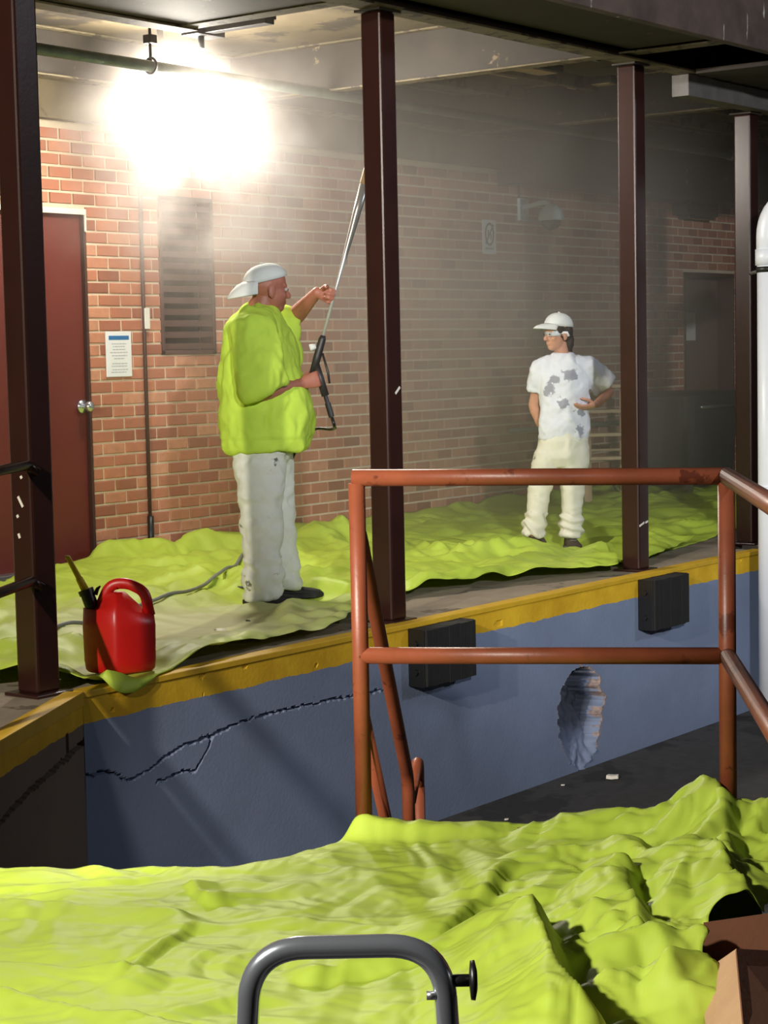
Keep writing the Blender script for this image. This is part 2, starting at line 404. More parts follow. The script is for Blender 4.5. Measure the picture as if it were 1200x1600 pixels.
tag(obj('wall_right', bm, M_retwall), 'set-back dock wall beyond the white downspout', 'wall', kind='structure')
# yellow steel edge angle along both top edges
bm = bmesh.new(); box(bm, (5.44, 5.742, -0.02), (11.66, 5.83, 0.008))
M_yedge = plain('worn_yellow_edge', (214, 170, 34), 0.6, var=0.2, scale=6, stain=(110, 92, 60), stain_lo=0.70, stain_scale=9)
tag(obj('trim_1', bm, M_yedge, bevel=0.004), 'worn yellow edge strip along the top of the blue dock wall', 'trim', kind='structure')
MR = Matrix.Translation(CORNER) @ Matrix.Rotation(math.atan2(FD.y, FD.x), 4, 'Z')
bm = bmesh.new(); box(bm, (-2.6, -0.008, -0.05), (0.0, 0.075, 0.010), MR)
tag(obj('trim_2', bm, M_yedge, bevel=0.004), 'yellow edge strip on the return wall left of the corner', 'trim', kind='structure')

# ---- brick wall: bricks laid in running bond round the openings
OPEN = [(7.86, 8.825, -1, 2.325), (9.505, 10.04, 1.385, 2.46), (16.86, 17.92, -1, 2.09)]
CP, BP, JT = 0.0813, 0.2032, 0.0145
def mortar_panels():
    xs = sorted({2.6, 20.5, *[o[0] for o in OPEN], *[o[1] for o in OPEN]}); b = bmesh.new()
    for a, c in zip(xs, xs[1:]):
        o = next((o for o in OPEN if o[0] <= a and c <= o[1]), None)
        if o is None: box(b, (a, WY+0.009, 0), (c, WY+0.30, 3.5))
        else:
            box(b, (a, WY+0.009, o[3]), (c, WY+0.30, 3.5))
            if o[2] > 0: box(b, (a, WY+0.009, 0), (c, WY+0.30, o[2]))
    return b
wb = tag(obj('wall_back', mortar_panels(), M_mortar), 'red brick back wall of the loading dock with pale mortar', 'wall', kind='structure')
brick_variants = []
def brick_mesh(w, h, seed):
    b = bmesh.new(); r = random.Random(seed)
    v = box(b, (0, 0, 0), (w, 0.011, h))
    for q in v: q.co += Vector((r.uniform(-.002, .002), 0, r.uniform(-.002, .002)))
    fr = [e for e in b.edges if all(abs(q.co.y) < 1e-6 for q in e.verts)]
    bmesh.ops.bevel(b, geom=fr, offset=0.004, segments=1, affect='EDGES')
    bmesh.ops.recalc_face_normals(b, faces=b.faces[:])
    me = bpy.data.meshes.new('brick'); b.to_mesh(me); b.free(); me.materials.append(M_brick); return me
meshes = [brick_mesh(BP-JT, CP-JT, i) for i in range(8)]
singles = []; field = []
for row in range(-0, 42):
    z0 = row*CP + JT/2; z1 = z0 + CP - JT
    if z1 > 2.87: break
    x = 7.0 + (BP/2 if row % 2 else 0)
    while x < 20.3:
        segs = [(x, x+BP-JT)]
        for (ox0, ox1, oz0, oz1) in OPEN:
            if z1 > oz0 and z0 < oz1 - 0.02:
                ns = []
                for (a, c) in segs:
                    if c <= ox0 or a >= ox1: ns.append((a, c))
                    else:
                        if a < ox0 - 0.03: ns.append((a, ox0 - 0.004))
                        if c > ox1 + 0.03: ns.append((ox1 + 0.004, c))
                segs = ns
        for (a, c) in segs: (singles if (8.82 < a < 10.62 and z0 < 2.86) else field).append((a, c, z0, z1))
        x += BP
singles.sort(key=lambda t: t[0]); field += singles[300:]; singles = singles[:300]
for (a, c, z0, z1) in singles:
    full = (c-a) > BP-JT-0.004
    me = random.choice(meshes) if full else brick_mesh(c-a, CP-JT, len(singles))
    o = bpy.data.objects.new('brick', me); link(o, wb); o.location = (a, WY - random.uniform(0, .002), z0)
bm = bmesh.new(); lay = bm.verts.layers.float.new('tint')
for (a, c, z0, z1) in field:
    t = random.random(); dy = random.uniform(0, .002)
    pts = [(a, z0), (c, z0), (c, z1), (a, z1)]
    f = [bm.verts.new((p[0] + (0.003 if i in (0, 3) else -0.003), WY-dy, p[1] + (0.003 if i < 2 else -0.003))) for i, p in enumerate(pts)]
    g = [bm.verts.new((p[0], WY+0.010, p[1])) for p in pts]
    for q in f+g: q[lay] = t
    bm.faces.new(f)
    for i in range(4): bm.faces.new((f[i], g[i], g[(i+1) % 4], f[(i+1) % 4]))
bf = tag(obj('brick_courses', bm, M_brickfield, wb), kind='stuff')

# ---- doors
def door(name, x0, x1, z1, rec, mat, label, frame):
    root = empty(name, ((x0+x1)/2, WY, 0)); tag(root, label, 'door', kind='structure'); cx = (x0+x1)/2
    boxo('door_leaf', (x0-cx+frame, rec, 0.03), (x1-cx-frame, rec+0.045, z1-frame), mat, root)
    for s, a in (('door_jamb', x0-cx), ('door_jamb', x1-cx-frame)):
        boxo(s, (a, min(rec-0.02, 0)-0.004, 0), (a+frame, 0.29, z1), M_frame, root)
    boxo('door_head', (x0-cx, min(rec-0.02, 0)-0.004, z1-frame), (x1-cx, 0.29, z1), M_frame, root)
    return root, cx
d1, cx = door('door_1', 7.86, 8.825, 2.325, 0.03, M_door, 'dark red steel door in the brick wall left of the posted notice', 0.02)
boxo('white_header', (-0.46, -0.012, 2.298), (0.4825, 0.0, 2.335), M_white, d1, 0.002)
boxo('white_corner', (0.466, -0.012, 2.19), (0.4825, 0.0, 2.298), M_white, d1, 0.002)
boxo('threshold', (-0.47, -0.07, 0.0), (0.485, 0.05, 0.035), M_steel, d1, 0.004)
bm = bmesh.new(); k = 8.765-cx
tube(bm, [(k, 0.03, 1.06), (k, 0.012, 1.06)], [0.045, 0.043], 20)
tube(bm, [(k, 0.015, 1.06), (k, -0.02, 1.06), (k, -0.03, 1.06), (k, -0.045, 1.06), (k, -0.062, 1.06), (k, -0.068, 1.06)], [0.016, 0.016, 0.03, 0.036, 0.03, 0.012], 20)
obj('door_knob', bm, M_chrome, d1, True)
d2, cx2 = door('door_2', 16.86, 17.92, 2.09, 0.17, M_door2, 'closed brown door at the far right end of the brick wall', 0.035)
boxo('paper_notice', (17.13-cx2, 0.164, 1.42), (17.40-cx2, 0.1695, 1.70), M_paper, d2, 0.001)
bm = bmesh.new(); cyl(bm, (16.97-cx2, 0.17, 1.0), (16.97-cx2, 0.11, 1.0), 0.02); cyl(bm, (16.96-cx2, 0.115, 1.0), (17.06-cx2, 0.115, 1.0), 0.012)
obj('door_handle', bm, M_steel, d2, True)

# ---- louvre
lv = empty('louver_vent', (9.5, WY, 1.385), 0, 'dark brown wall louver vent behind the worker in the neon shirt', 'vent')
bm = bmesh.new()
for (a, b) in (((0, -0.012, 0), (0.025, 0.12, 1.075)), ((0.515, -0.012, 0), (0.54, 0.12, 1.075)), ((0, -0.012, 0), (0.54, 0.12, 0.03)), ((0, -0.012, 1.045), (0.54, 0.12, 1.075))): box(bm, a, b)
obj('louver_frame', bm, M_louver, lv, bevel=0.003)
boxo('back_panel', (0.02, 0.13, 0.02), (0.52, 0.14, 1.06), M_dark, lv)
sm = bmesh.new()
v = [sm.verts.new(p) for x in (0.026, 0.514) for p in ((x, 0.0, 0.0), (x, 0.055, 0.034), (x, 0.050, 0.044), (x, -0.005, 0.040), (x, -0.005, 0.0))]
for i in range(5): sm.faces.new((v[i], v[(i+1) % 5], v[5+(i+1) % 5], v[5+i]))
sm.faces.new(v[:5][::-1]); sm.faces.new(v[5:])
s0 = obj('slat', sm, M_louver, lv); s0.location.z = 0.035
for i in range(1, 13):
    s = s0.copy(); link(s, lv); s.location.z = 0.035 + i*0.0785

# ---- ceiling and steel
bm = bmesh.new(); box(bm, (2.0, 5.16, 3.42), (21, 9.45, 3.55))
tag(obj('ceiling', bm, M_soffit), 'stained soffit of the canopy over the loading dock', 'ceiling', kind='structure')
def trim(name, lo, hi, mat, label):
    bm = bmesh.new(); box(bm, lo, hi); return tag(obj(name, bm, mat, bevel=0.004), label, 'beam', kind='structure')
tr = trim('trim_3', (2.0, 5.10, 3.075), (21, 5.16, 3.60), M_fascia, 'streaked brown fascia along the front edge of the canopy')
tr = trim('trim_4', (2.0, 5.10, 3.60), (21, 5.30, 3.72), M_beam, 'dark roof edge above the brown fascia')
def ibeam(name, a, b, z0, z1, w, label, label_axis='x'):
    root = empty(name, (0, 0, 0)); tag(root, label, 'beam', kind='structure')
    if label_axis == 'x':
        (x0, x1), y = a, b
        boxo('web', (x0, y-0.01, z0+0.012), (x1, y+0.01, z1-0.012), M_beam, root)
        boxo('bottom_flange', (x0, y-w/2, z0), (x1, y+w/2, z0+0.012), M_flange, root)
        boxo('top_flange', (x0, y-w/2, z1-0.012), (x1, y+w/2, z1), M_flange, root)
    else:
        (y0, y1), x = a, b
        boxo('web', (x-0.01, y0, z0+0.012), (x+0.01, y1, z1-0.012), M_beam, root)
        boxo('bottom_flange', (x-w/2, y0, z0), (x+w/2, y1, z0+0.012), M_flange, root)
        boxo('top_flange', (x-w/2, y0, z1-0.012), (x+w/2, y1, z1), M_flange, root)
    return root
ibeam('trim_5', (2.0, 21), 5.88, 3.072, 3.42, 0.15, 'steel beam resting on the row of brown columns')
ibeam('trim_6', (2.0, 7.58), 7.03, 3.075, 3.42, 0.13, 'steel beam across the middle of the canopy')
ibeam('trim_7', (2.0, 21), 8.99, 3.12, 3.42, 0.14, 'steel beam along the top of the brick wall')
ibeam('trim_8', (5.90, 6.98), 7.52, 3.085, 3.42, 0.12, 'short cross beam left of the middle column', 'y')
ibeam('trim_9', (5.16, 9.0), 10.10, 3.10, 3.42, 0.12, 'cross beam over the column right of the white-shirted worker', 'y')
ibeam('trim_10', (5.16, 9.0), 12.9, 3.10, 3.42, 0.12, 'cross beam beyond the farthest column', 'y')
trim('trim_11', (2.0, 5.95, 3.09), (7.46, 6.97, 3.12), M_beam, 'dark soffit board left of the middle column')
trim('trim_12', (2.0, 5.17, 3.12), (10.04, 5.80, 3.15), M_beam, 'dark soffit board behind the fascia, left length')
trim('trim_13', (10.86, 5.17, 3.06), (20, 5.80, 3.09), M_beam, 'dark soffit board behind the fascia, right length')
trim('trim_14', (10.88, 5.86, 2.935), (13.4, 5.98, 3.07), M_channel, 'grey steel channel resting on the farthest column')
trim('trim_19', (2.6, 9.08, 2.885), (20.4, 9.16, 3.42), M_soffit, 'plain grimy band above the brick courses')
trim('trim_15', (13.6, 8.75, 2.76), (20.5, 9.14, 3.10), M_beam, 'dark boxed duct above the ceiling camera')
for i, y in enumerate((7.75, 8.4)):
    trim('trim_%d' % (16+i), (10.2, y-0.03, 3.33), (20.5, y+0.03, 3.42), M_flange, ('front' if i == 0 else 'rear') + ' narrow joist under the soffit on the right')

# ---- columns
def column(x, y, z1, label, marks):
    root = empty('steel_column', (x, y, 0), 0, label, 'column', 'brown steel columns of the canopy')
    h = 0.0625
    bm = bmesh.new(); box(bm, (-h, -h, 0.012), (h, h, z1)); obj('shaft', bm, M_col, root, bevel=0.012)
    boxo('base_plate', (-0.10, -0.10, 0), (0.10, 0.10, 0.014), M_col, root)
    boxo('cap_plate', (-0.09, -0.08, z1), (0.09, 0.08, z1+0.012), M_beam, root, 0.002)
    for (side, u, z, l, ang) in marks:       # scraped paint flecks
        bm = bmesh.new(); box(bm, (-l/2, -0.0015, -0.006), (l/2, 0.001, 0.006))
        o = obj('paint_scrape', bm, M_white, root); o.rotation_euler = (0, ang, 0)
        if side == 'f': o.location = (u, -h-0.0008, z)
        else: o.rotation_euler = (0, ang, -pi/2); o.location = (-h-0.0008, u, z)
    return root
column(5.345, 5.905, 3.06, 'nearest brown steel column, beside the red fuel can', [('l', 0.0, 0.80, .05, 1.0), ('l', .02, 0.74, .012, 1), ('l', .015, 0.66, .02, 1.2), ('l', -.01, 0.9, .012, 1)])
column(7.755, 5.915, 3.06, 'brown steel column between the two workers', [('f', 0.02, 1.18, .05, -0.7)])
column(10.275, 5.925, 3.06, 'brown steel column just right of the worker in white', [('f', -0.03, 0.29, .06, -0.3), ('f', .03, 0.30, .03, -0.2)])
column(12.00, 6.03, 2.92, 'farthest brown steel column, beside the white downspout', [])

# ================================================================== LANDING, STAIR, RAILINGS
P1 = Vector((4.351, 3.430, 0)); P2 = Vector((4.855, 2.505, 0))
def L(u, v, z): return P1 + BD*u + FD*v + Vector((0, 0, z))          # landing frame: right / away
ML = Matrix(((BD.x, FD.x, 0, P1.x), (BD.y, FD.y, 0, P1.y), (0, 0, 1, 0), (0, 0, 0, 1)))
bm = bmesh.new(); prism(bm, [(-1.5, -4), (2.5, -4), (2.5, -0.9), (1.12, -0.9), (1.12, 0.05), (-0.06, 0.05), (-0.06, -0.45), (-1.5, -0.45)], -0.25, -0.05)
bmesh.ops.transform(bm, matrix=ML, verts=bm.verts[:])
tag(obj('landing', bm, M_asph), 'dark landing slab under the wrinkled lime cloth in the foreground', 'landing', kind='structure')
bm = bmesh.new(); prism(bm, [(1.12, -4), (2.6, -4), (2.6, -0.1), (1.12, -0.1)], -0.30, -0.26)
bmesh.ops.transform(bm, matrix=ML, verts=bm.verts[:])
st = empty('stair', tuple(P1), math.atan2(BD.y, BD.x), 'concrete stair going down from the landing beside the return wall', 'stair'); tag(st, kind='structure')
for i in range(5):
    boxo('step', (-1.42, -0.45+0.25*i, -1.05), (-0.05, -0.20+0.25*i, -0.25-0.2*i), M_asph, st)
bm.free()
def pipe_obj(name, pts, r, mat, parent, n=18):
    b = bmesh.new(); tube(b, pts, r, n); return obj(name, b, mat, parent, True)
gr = empty('guard_railing', tuple(P1), math.atan2(BD.y, BD.x), 'red-brown pipe guard railing at the front edge of the landing', 'railing')
R0 = 0.0245; LU = 1.053
pipe_obj('top_rail', [(-0.012, 0, 1.016), (LU, 0, 1.010)], R0, M_rail, gr)
pipe_obj('middle_rail', [(0, 0, 0.497), (LU, 0, 0.500)], R0, M_rail, gr)
pipe_obj('post', [(0, 0, -0.05), (0, 0, 1.0)], R0, M_rail, gr)
pipe_obj('post', [(LU, 0, -0.05), (LU, 0, 1.0)], R0, M_rail, gr)
pipe_obj('side_top_rail', [(LU, 0.0, 1.010), (LU+0.156, -2.3, 1.03)], R0, M_rail, gr)
pipe_obj('side_middle_rail', [(LU, 0.0, 0.500), (LU+0.156, -2.3, 0.52)], R0, M_rail, gr)
pipe_obj('side_post', [(LU+0.155, -2.28, -0.05), (LU+0.155, -2.28, 1.03)], R0, M_rail, gr)
boxo('toe_board', (0.03, -0.006, -0.05), (LU-0.03, 0.006, -0.005), M_rail, gr)
sr = empty('stair_railing', tuple(P1), math.atan2(BD.y, BD.x), 'dark red-brown stair handrail sloping down behind the guard railing', 'railing')
pipe_obj('handrail', [(0, 0.03, 0.85)] + rounded([(0, 0.06, 0.82), (0, 0.908, -0.07), (0, 0.925, -0.35)], 0.05) , 0.022, M_rail, sr)
pipe_obj('post', [(0, 0.925, -0.33), (0, 0.925, -1.06)], 0.022, M_rail, sr)
pipe_obj('middle_rail', [(0, 0.03, 0.31), (0, 1.13, -0.86)], 0.020, M_rail, sr)
pipe_obj('end_post', [(0, 1.17, -1.06), (0, 1.17, -0.16)], 0.022, M_rail, sr)
pipe_obj('end_bend', rounded([(0, 1.17, -0.20), (0, 1.17, -0.06), (0, 0.95, -0.16)], 0.04), 0.021, M_rail, sr)
# rails fixed to the nearest column
wall_r = empty('platform_railing', (5.30, 5.86, 0), math.atan2(-FD.y, -FD.x), 'brown pipe rail running left from the nearest column', 'railing')
for nm, z in (('top_rail', 0.94), ('middle_rail', 0.47)):
    pipe_obj(nm, rounded([(0, 0.03, z-0.02), (0.03, 0.0, z+0.01), (2.3, 0.0, z+0.01)], 0.02), 0.021, M_col, wall_r)
pipe_obj('post', [(2.3, 0, 0.0), (2.3, 0, 0.96)], 0.021, M_col, wall_r)
pipe_obj('post', [(1.15, 0, 0.0), (1.15, 0, 0.95)], 0.021, M_col, wall_r)

# ================================================================== DROP CLOTHS
def tri(t): t = t % 1.0; return 2*t if t < .5 else 2-2*t
def crumple(x, y, seed, f=1.0):
    """sharp creases along wandering lines with flat facets between them"""
    wx = x + 0.22*noise.noise((x*1.3, y*1.3, seed)); wy = y + 0.22*noise.noise((x*1.3, y*1.3, seed+9))
    h = 0.55*tri(1.7*noise.noise((wx*1.0*f, wy*2.0*f, seed)) + .3)
    h += 0.34*tri(2.0*noise.noise((wx*2.1*f, wy*1.5*f, seed+3)) + 0.8*wx*f)
    d = noise.voronoi((wx*2.6*f, wy*3.2*f, seed))[0]; h += 0.34*d[0]
    d = noise.voronoi((wx*7*f, wy*6*f, seed+4))[0]; h += 0.10*d[0]
    return h
def sheet(name, x0, x1, y0, y1, step, inside, zf, mat, label, M=None, thick=0.003):
    nx, ny = int((x1-x0)/step), int((y1-y0)/step); idx = {}; V, F = [], []
    pts = {}
    def vid(i, j):
        if (i, j) not in idx:
            x, y = x0+(x1-x0)*i/nx, y0+(y1-y0)*j/ny
            idx[(i, j)] = len(V); V.append(zf(x, y))
        return idx[(i, j)]
    ins = [[inside(x0+(x1-x0)*(i+.5)/nx, y0+(y1-y0)*(j+.5)/ny) for i in range(nx)] for j in range(ny)]
    for j in range(ny):
        for i in range(nx):
            if ins[j][i]: F.append((vid(i, j), vid(i+1, j), vid(i+1, j+1), vid(i, j+1)))
    cnt = {}
    for f in F:
        for i in range(4):
            e = tuple(sorted((f[i], f[(i+1) % 4]))); cnt[e] = cnt.get(e, 0) + 1
    nb = {}
    for (a, b), c in cnt.items():
        if c == 1: nb.setdefault(a, []).append(b); nb.setdefault(b, []).append(a)
    V = [Vector(p) for p in V]
    for _ in range(6):                                     # cut edges run smooth, not in steps
        W_ = {a: (V[a]*2 + sum((V[b] for b in l), Vector()))/(2+len(l)) for a, l in nb.items()}
        for a, p in W_.items(): V[a] = p
    V = [tuple((M @ p) if M is not None else p) for p in V]
    me = bpy.data.meshes.new(name); me.from_pydata(V, [], F); me.materials.append(mat)
    me.polygons.foreach_set('use_smooth', [True]*len(F)); me.update()
    o = bpy.data.objects.new(name, me); link(o); tag(o, label, 'drop cloth', 'lime plastic drop cloths')
    s = o.modifiers.new('thickness', 'SOLIDIFY'); s.thickness = thick; s.offset = 1
    return o
# -- on the dock
EDGE = [(4.0, 5.60), (4.9, 5.75), (5.2, 6.2), (5.40, 6.12), (5.50, 5.86), (5.58, 5.70), (5.72, 5.67), (5.86, 5.74), (6.07, 5.80), (6.6, 5.87), (7.31, 5.88), (7.6, 6.02), (7.95, 6.25), (8.54, 6.36), (9.09, 6.25), (9.72, 6.03), (10.03, 5.90), (10.25, 6.03), (10.51, 6.0), (11.13, 6.14), (12.11, 6.30), (16.5, 6.9)]
BACK = [(4.0, 8.3), (7.6, 8.55), (8.4, 8.7), (8.8, 9.02), (9.5, 8.96), (9.75, 8.45), (10.3, 8.4), (10.75, 8.75), (10.6, 8.0), (11, 7.4), (13, 7.3), (16.5, 7.5)]
def front_sheet_back(x):
    return interp(x, [(4.0, 8.3), (7.4, 8.5), (8.0, 8.8), (8.75, 9.05), (9.6, 9.0), (10.1, 8.75), (10.6, 8.45), (10.75, 7.9), (10.5, 7.2), (11.0, 6.75), (11.9, 6.5), (12.5, 6.4)])
FEET = [(7.92, 6.90, .16), (8.03, 6.72, .14), (7.98, 6.98, .14), (10.87, 7.08, .17), (11.02, 6.86, .17), (10.95, 6.95, .2), (5.86, 5.93, .17)]
def feet(x, y):
    k = 0
    for (a, b, rr) in FEET: k = max(k, 1 - bspl(math.hypot(x-a, y-b), rr*.9, rr*2.2))
    return 1 - k
def flatness(x, y): return feet(x, y)*(1 - 0.85*exp(-(((x-7.0)/0.9)**2 + ((y-6.55)/0.55)**2)))
RIDGES = [((8.75, 9.0), (9.55, 8.85), .085, .07), ((9.55, 8.85), (10.3, 8.35), .06, .09), ((10.3, 8.5), (10.7, 8.5), .12, .10), ((10.6, 8.6), (10.45, 7.9), .07, .05),
          ((10.2, 7.5), (10.0, 7.05), .05, .05), ((10.0, 7.05), (10.8, 6.75), .06, .05), ((10.8, 6.75), (11.3, 6.4), .05, .05), ((8.6, 6.42), (9.4, 6.3), .03, .04),
          ((8.3, 6.45), (8.25, 6.85), .07, .05), ((7.3, 6.2), (7.9, 6.7), .03, .04), ((5.5, 6.6), (6.0, 6.35), .05, .05), ((5.45, 6.0), (6.1, 5.93), .045, .05), ((6.1, 5.9), (7.3, 5.95), .022, .03),
          ((7.9, 7.9), (8.7, 7.5), .03, .04), ((8.2, 7.5), (8.8, 7.1), .03, .04), ((5.7, 6.9), (6.4, 7.1), .05, .05)]
def ridges(x, y):
    h = 0
    for (a, b, hh, w) in RIDGES:
        dx, dy = b[0]-a[0], b[1]-a[1]; t = max(0, min(1, ((x-a[0])*dx+(y-a[1])*dy)/(dx*dx+dy*dy)))
        d = math.hypot(x-a[0]-t*dx, y-a[1]-t*dy) + 0.02*noise.noise((x*8, y*8, 3))
        if d < 2.2*w: h += hh*max(0, 1-abs(d)/(2.2*w))**1.3
    return h
def edge_y(x): return interp(x, EDGE) + 0.02*noise.noise((x*9, 1, 5))
def dock_in(x, y):
    if math.hypot(x-5.345, y-5.905) < 0.13: return False
    if x < 5.44 and (Vector((x, y, 0))-CORNER).dot(Vector((-.479, .878, 0))) < 0.10 + 0.05*noise.noise((x*6, y*6, 2)): return False
    return edge_y(x) < y < front_sheet_back(x) + 0.04*noise.noise((x*6, y*3, 4))
def dock_z(x, y):
    z = 0.006 + flatness(x, y)*(0.085*crumple(x, y, 2.3) + 0.02*crumple(x*3, y*3, 5.3)) + ridges(x, y)*feet(x, y)
    if y < 5.745:                                               # flap hanging over the yellow edge
        z = 0.03 - (5.745-y)*1.0; y = 5.735 - 0.25*(5.745-y)
    elif y < 5.85: z = max(z, 0.016)
    return (x, y, z)
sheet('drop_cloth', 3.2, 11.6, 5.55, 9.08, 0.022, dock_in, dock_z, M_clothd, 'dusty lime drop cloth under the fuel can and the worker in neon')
def back_in(x, y): return y > front_sheet_back(x) - 0.35 and y > edge_y(x) + 0.1 and x > 9.2 and (x < 16.3 + 0.1*noise.noise((x, y*4, 0)))
def back_z(x, y):
    t = bspl(y, front_sheet_back(x)-0.1, front_sheet_back(x)+0.25)
    z = 0.003 + t*(0.08*crumple(x, y, 7.1) + 0.05*bspl(y, 8.95, 9.12))*feet(x, y)
    return (x, y, z)
sheet('drop_cloth', 9.2, 16.6, 6.2, 9.11, 0.03, back_in, back_z, M_cloth, 'lime drop cloth behind the worker in white, along the brick wall')
# -- on the landing (u right, v away)
CLR = [(-1.6, -.44), (-1.1, -.445), (-.7, -.44), (-.3, -.43), (-.16, -.30), (-0.02, -.02), (0.0, 0.02), (1.30, 0.02)]
def land_in(u, v):
    if v > interp(u, CLR) + 0.008*noise.noise((u*9, 3, 0)): return False
    return u < interp(v, [(-2.4, 1.13), (-1.7, 1.08), (-1.48, 1.02), (-1.3, .965), (-1.0, .98), (-.92, 1.01), (-.85, 1.10), (-.6, 1.17), (-.3, 1.22), (-.05, 1.27), (0.1, 1.30)]) + 0.02*noise.noise((v*14, 1, 6))
# folds: (from, to, height, width, slope) - gentle on one side, steep on the other (slope > 0: steep on the right of the line)
LR = [((.35, -1.02), (.46, -.48), .030, .05, 1), ((.78, -.70), (.83, -1.17), .055, .07, -1), ((.76, -.66), (.90, -.58), .035, .05, 1), ((.99, -.44), (1.07, -.84), .09, .09, -1), ((.99, -.44), (.88, -.80), .06, .08, 1), ((1.02, .0), (1.05, -.40), .05, .08, -1),
      ((.57, -1.10), (.70, -1.75), .12, .11, -1), ((.66, -1.22), (.96, -1.16), .055, .05, -1), ((.72, -1.50), (.92, -1.38), .05, .05, -1), ((.88, -1.48), (1.0, -1.38), .04, .04, -1),
      ((-.75, -1.32), (-.30, -1.34), .022, .05, -1), ((-.34, -1.34), (-.28, -.98), .018, .04, 1), ((-.65, -1.52), (-.02, -1.72), .032, .06, -1), ((-.95, -.80), (-.34, -.86), .016, .04, -1), ((-.36, -.62), (-.30, -.74), .02, .03, 1), ((-.1, -.9), (.3, -.95), .010, .05, -1),
      ((.05, -.40), (.5, -.44), .012, .04, -1), ((.5, -.34), (.80, -.30), .03, .05, -1), ((.12, -1.3), (.32, -1.2), .03, .05, 1)]
def lridges(u, v):
    h = 0
    wu = u + 0.018*noise.noise((u*5, v*5, 3)); wv = v + 0.018*noise.noise((u*5, v*5, 13))
    for (a, b, hh, w, sd) in LR:
        dx, dy = b[0]-a[0], b[1]-a[1]; L2 = dx*dx+dy*dy; t0 = ((wu-a[0])*dx+(wv-a[1])*dy)/L2; t = max(0, min(1, t0))
        d = math.hypot(wu-a[0]-t*dx, wv-a[1]-t*dy)
        if d > 3*w: continue
        sn = ((wu-a[0])*dy - (wv-a[1])*dx)*sd/(d*sqrt(L2)+1e-6)   # > 0: right of the line
        ww = w*(1.6 - max(-1, min(1, sn)))
        h = max(h, hh*max(0, 1-d/ww)) if hh > .04 else h + hh*max(0, 1-d/ww)
    return h
def land_z(u, v):
    rough = 0.55 + 1.2*bspl(u, 0.25, 0.8)
    z = -0.045 + 0.040*rough*crumple(u*1.9, v*1.9, 4.4) + 0.010*rough*crumple(u*5, v*6, 1.4) + lridges(u, v)
    if u > -0.12:
        k = bspl(u, -0.12, 0.02)
        lift = interp(u, [(0, .055), (.05, .04), (.4, .022), (.62, .022), (.80, .04), (.98, .085), (1.05, .095), (1.15, .07), (1.3, .03)])
        wd = interp(u, [(0, .07), (.6, .07), (.9, .22), (1.3, .30)])
        z += k*lift*bspl(v, -0.03-wd, -0.02) * (1 + 0.05*noise.noise((u*22, v*4, 2)))
        v2 = v
    return (u, v, z)
sheet('drop_cloth', -1.5, 1.34, -2.3, 0.05, 0.0085, land_in, land_z, M_cloth, 'wrinkled lime drop cloth spread over the landing in the foreground', ML, 0.002)

# ================================================================== OBJECTS
CAMR = math.atan2(-0.7948, 0.6065)                          # heading of things that face across the bay
# -- chrome handle of a wheeled washer in the foreground
h = empty('cart_handle', (1.977, 1.595, -0.05), CAMR, 'shiny chrome tube handle with black knob in the bottom foreground', 'handle')
pts = rounded([(-0.168, 0.0, 0.10), (-0.128, 0.0, 0.628), (0.130, 0.0, 0.628), (0.158, 0.0, 0.10)], 0.075, 12)
pipe_obj('tube', pts, 0.016, M_chrome, h, 24)
bm = bmesh.new(); cyl(bm, (0.126, 0, 0.578), (0.172, 0, 0.578), 0.0085)
tube(bm, [(0.166, 0, 0.578), (0.168, 0, 0.578), (0.174, 0, 0.578), (0.177, 0, 0.578)], [0.008, 0.026, 0.027, 0.014], 20)
obj('knob', bm, M_black, h, True)
bm = bmesh.new(); cyl(bm, (0.108, -0.006, 0.56), (0.121, -0.006, 0.56), 0.006); obj('bolt', bm, M_steel, h, True)
bm = bmesh.new(); box(bm, (-0.17, -0.16, 0.085), (0.17, 0.10, 0.115)); obj('base', bm, M_black, h, bevel=0.01)
for sx in (-0.19, 0.19):
    bm = bmesh.new(); tube(bm, [(sx-0.018, -0.05, 0.10), (sx-0.016, -0.05, 0.10), (sx+0.016, -0.05, 0.10), (sx+0.018, -0.05, 0.10)], [0.07, 0.095, 0.095, 0.07], 24); obj('wheel', bm, M_rubber, h, smooth=None)

# -- open carton at the right edge of the cloth
c = empty('carton', tuple(L(0, 0, 0)), math.atan2(BD.y, BD.x), 'open brown cardboard carton beside the lime cloth at lower right', 'box')
def panel(name, pts, mat, parent, th=.004):
    b = bmesh.new(); P = [Vector(p) for p in pts]; n = (P[1]-P[0]).cross(P[2]-P[0]).normalized()*th
    a = [b.verts.new(p) for p in P]; d = [b.verts.new(p+n) for p in P]; k = len(P)
    b.faces.new(a[::-1]); b.faces.new(d)
    for i in range(k): b.faces.new((a[i], a[(i+1) % k], d[(i+1) % k], d[i]))
    return obj(name, b, mat, parent)
A0, A1, B0, B1, C0, C1 = (1.035, -1.43, .105), (1.035, -1.95, .105), (.955, -1.34, .015), (.98, -1.95, .015), (1.125, -1.20, .03), (1.24, -1.95, -.02)
panel('flap', [B0, A0, A1, B1], M_card_lit, c); panel('flap', [A0, C0, C1, A1], M_card_shade, c)  # tan for the lit flap, brown for the shaded one: light painted in
g_ = -.048
panel('side_panel', [(.97, -1.10, g_), (1.40, -1.02, g_), (1.40, -1.02, .11), (.97, -1.10, .06)], M_card_shade, c)
panel('side_panel', [(.98, -1.95, g_), (.97, -1.10, g_), (.97, -1.10, -.01), (.98, -1.95, -.01)], M_card_lit, c)
panel('side_panel', [(1.40, -1.02, g_), (1.34, -1.95, g_), (1.34, -1.95, -.01), (1.40, -1.02, .03)], M_card_shade, c)
panel('bottom_panel', [(.98, -1.95, g_), (1.34, -1.95, g_), (1.40, -1.02, g_), (.97, -1.10, g_)], M_card_shade, c)

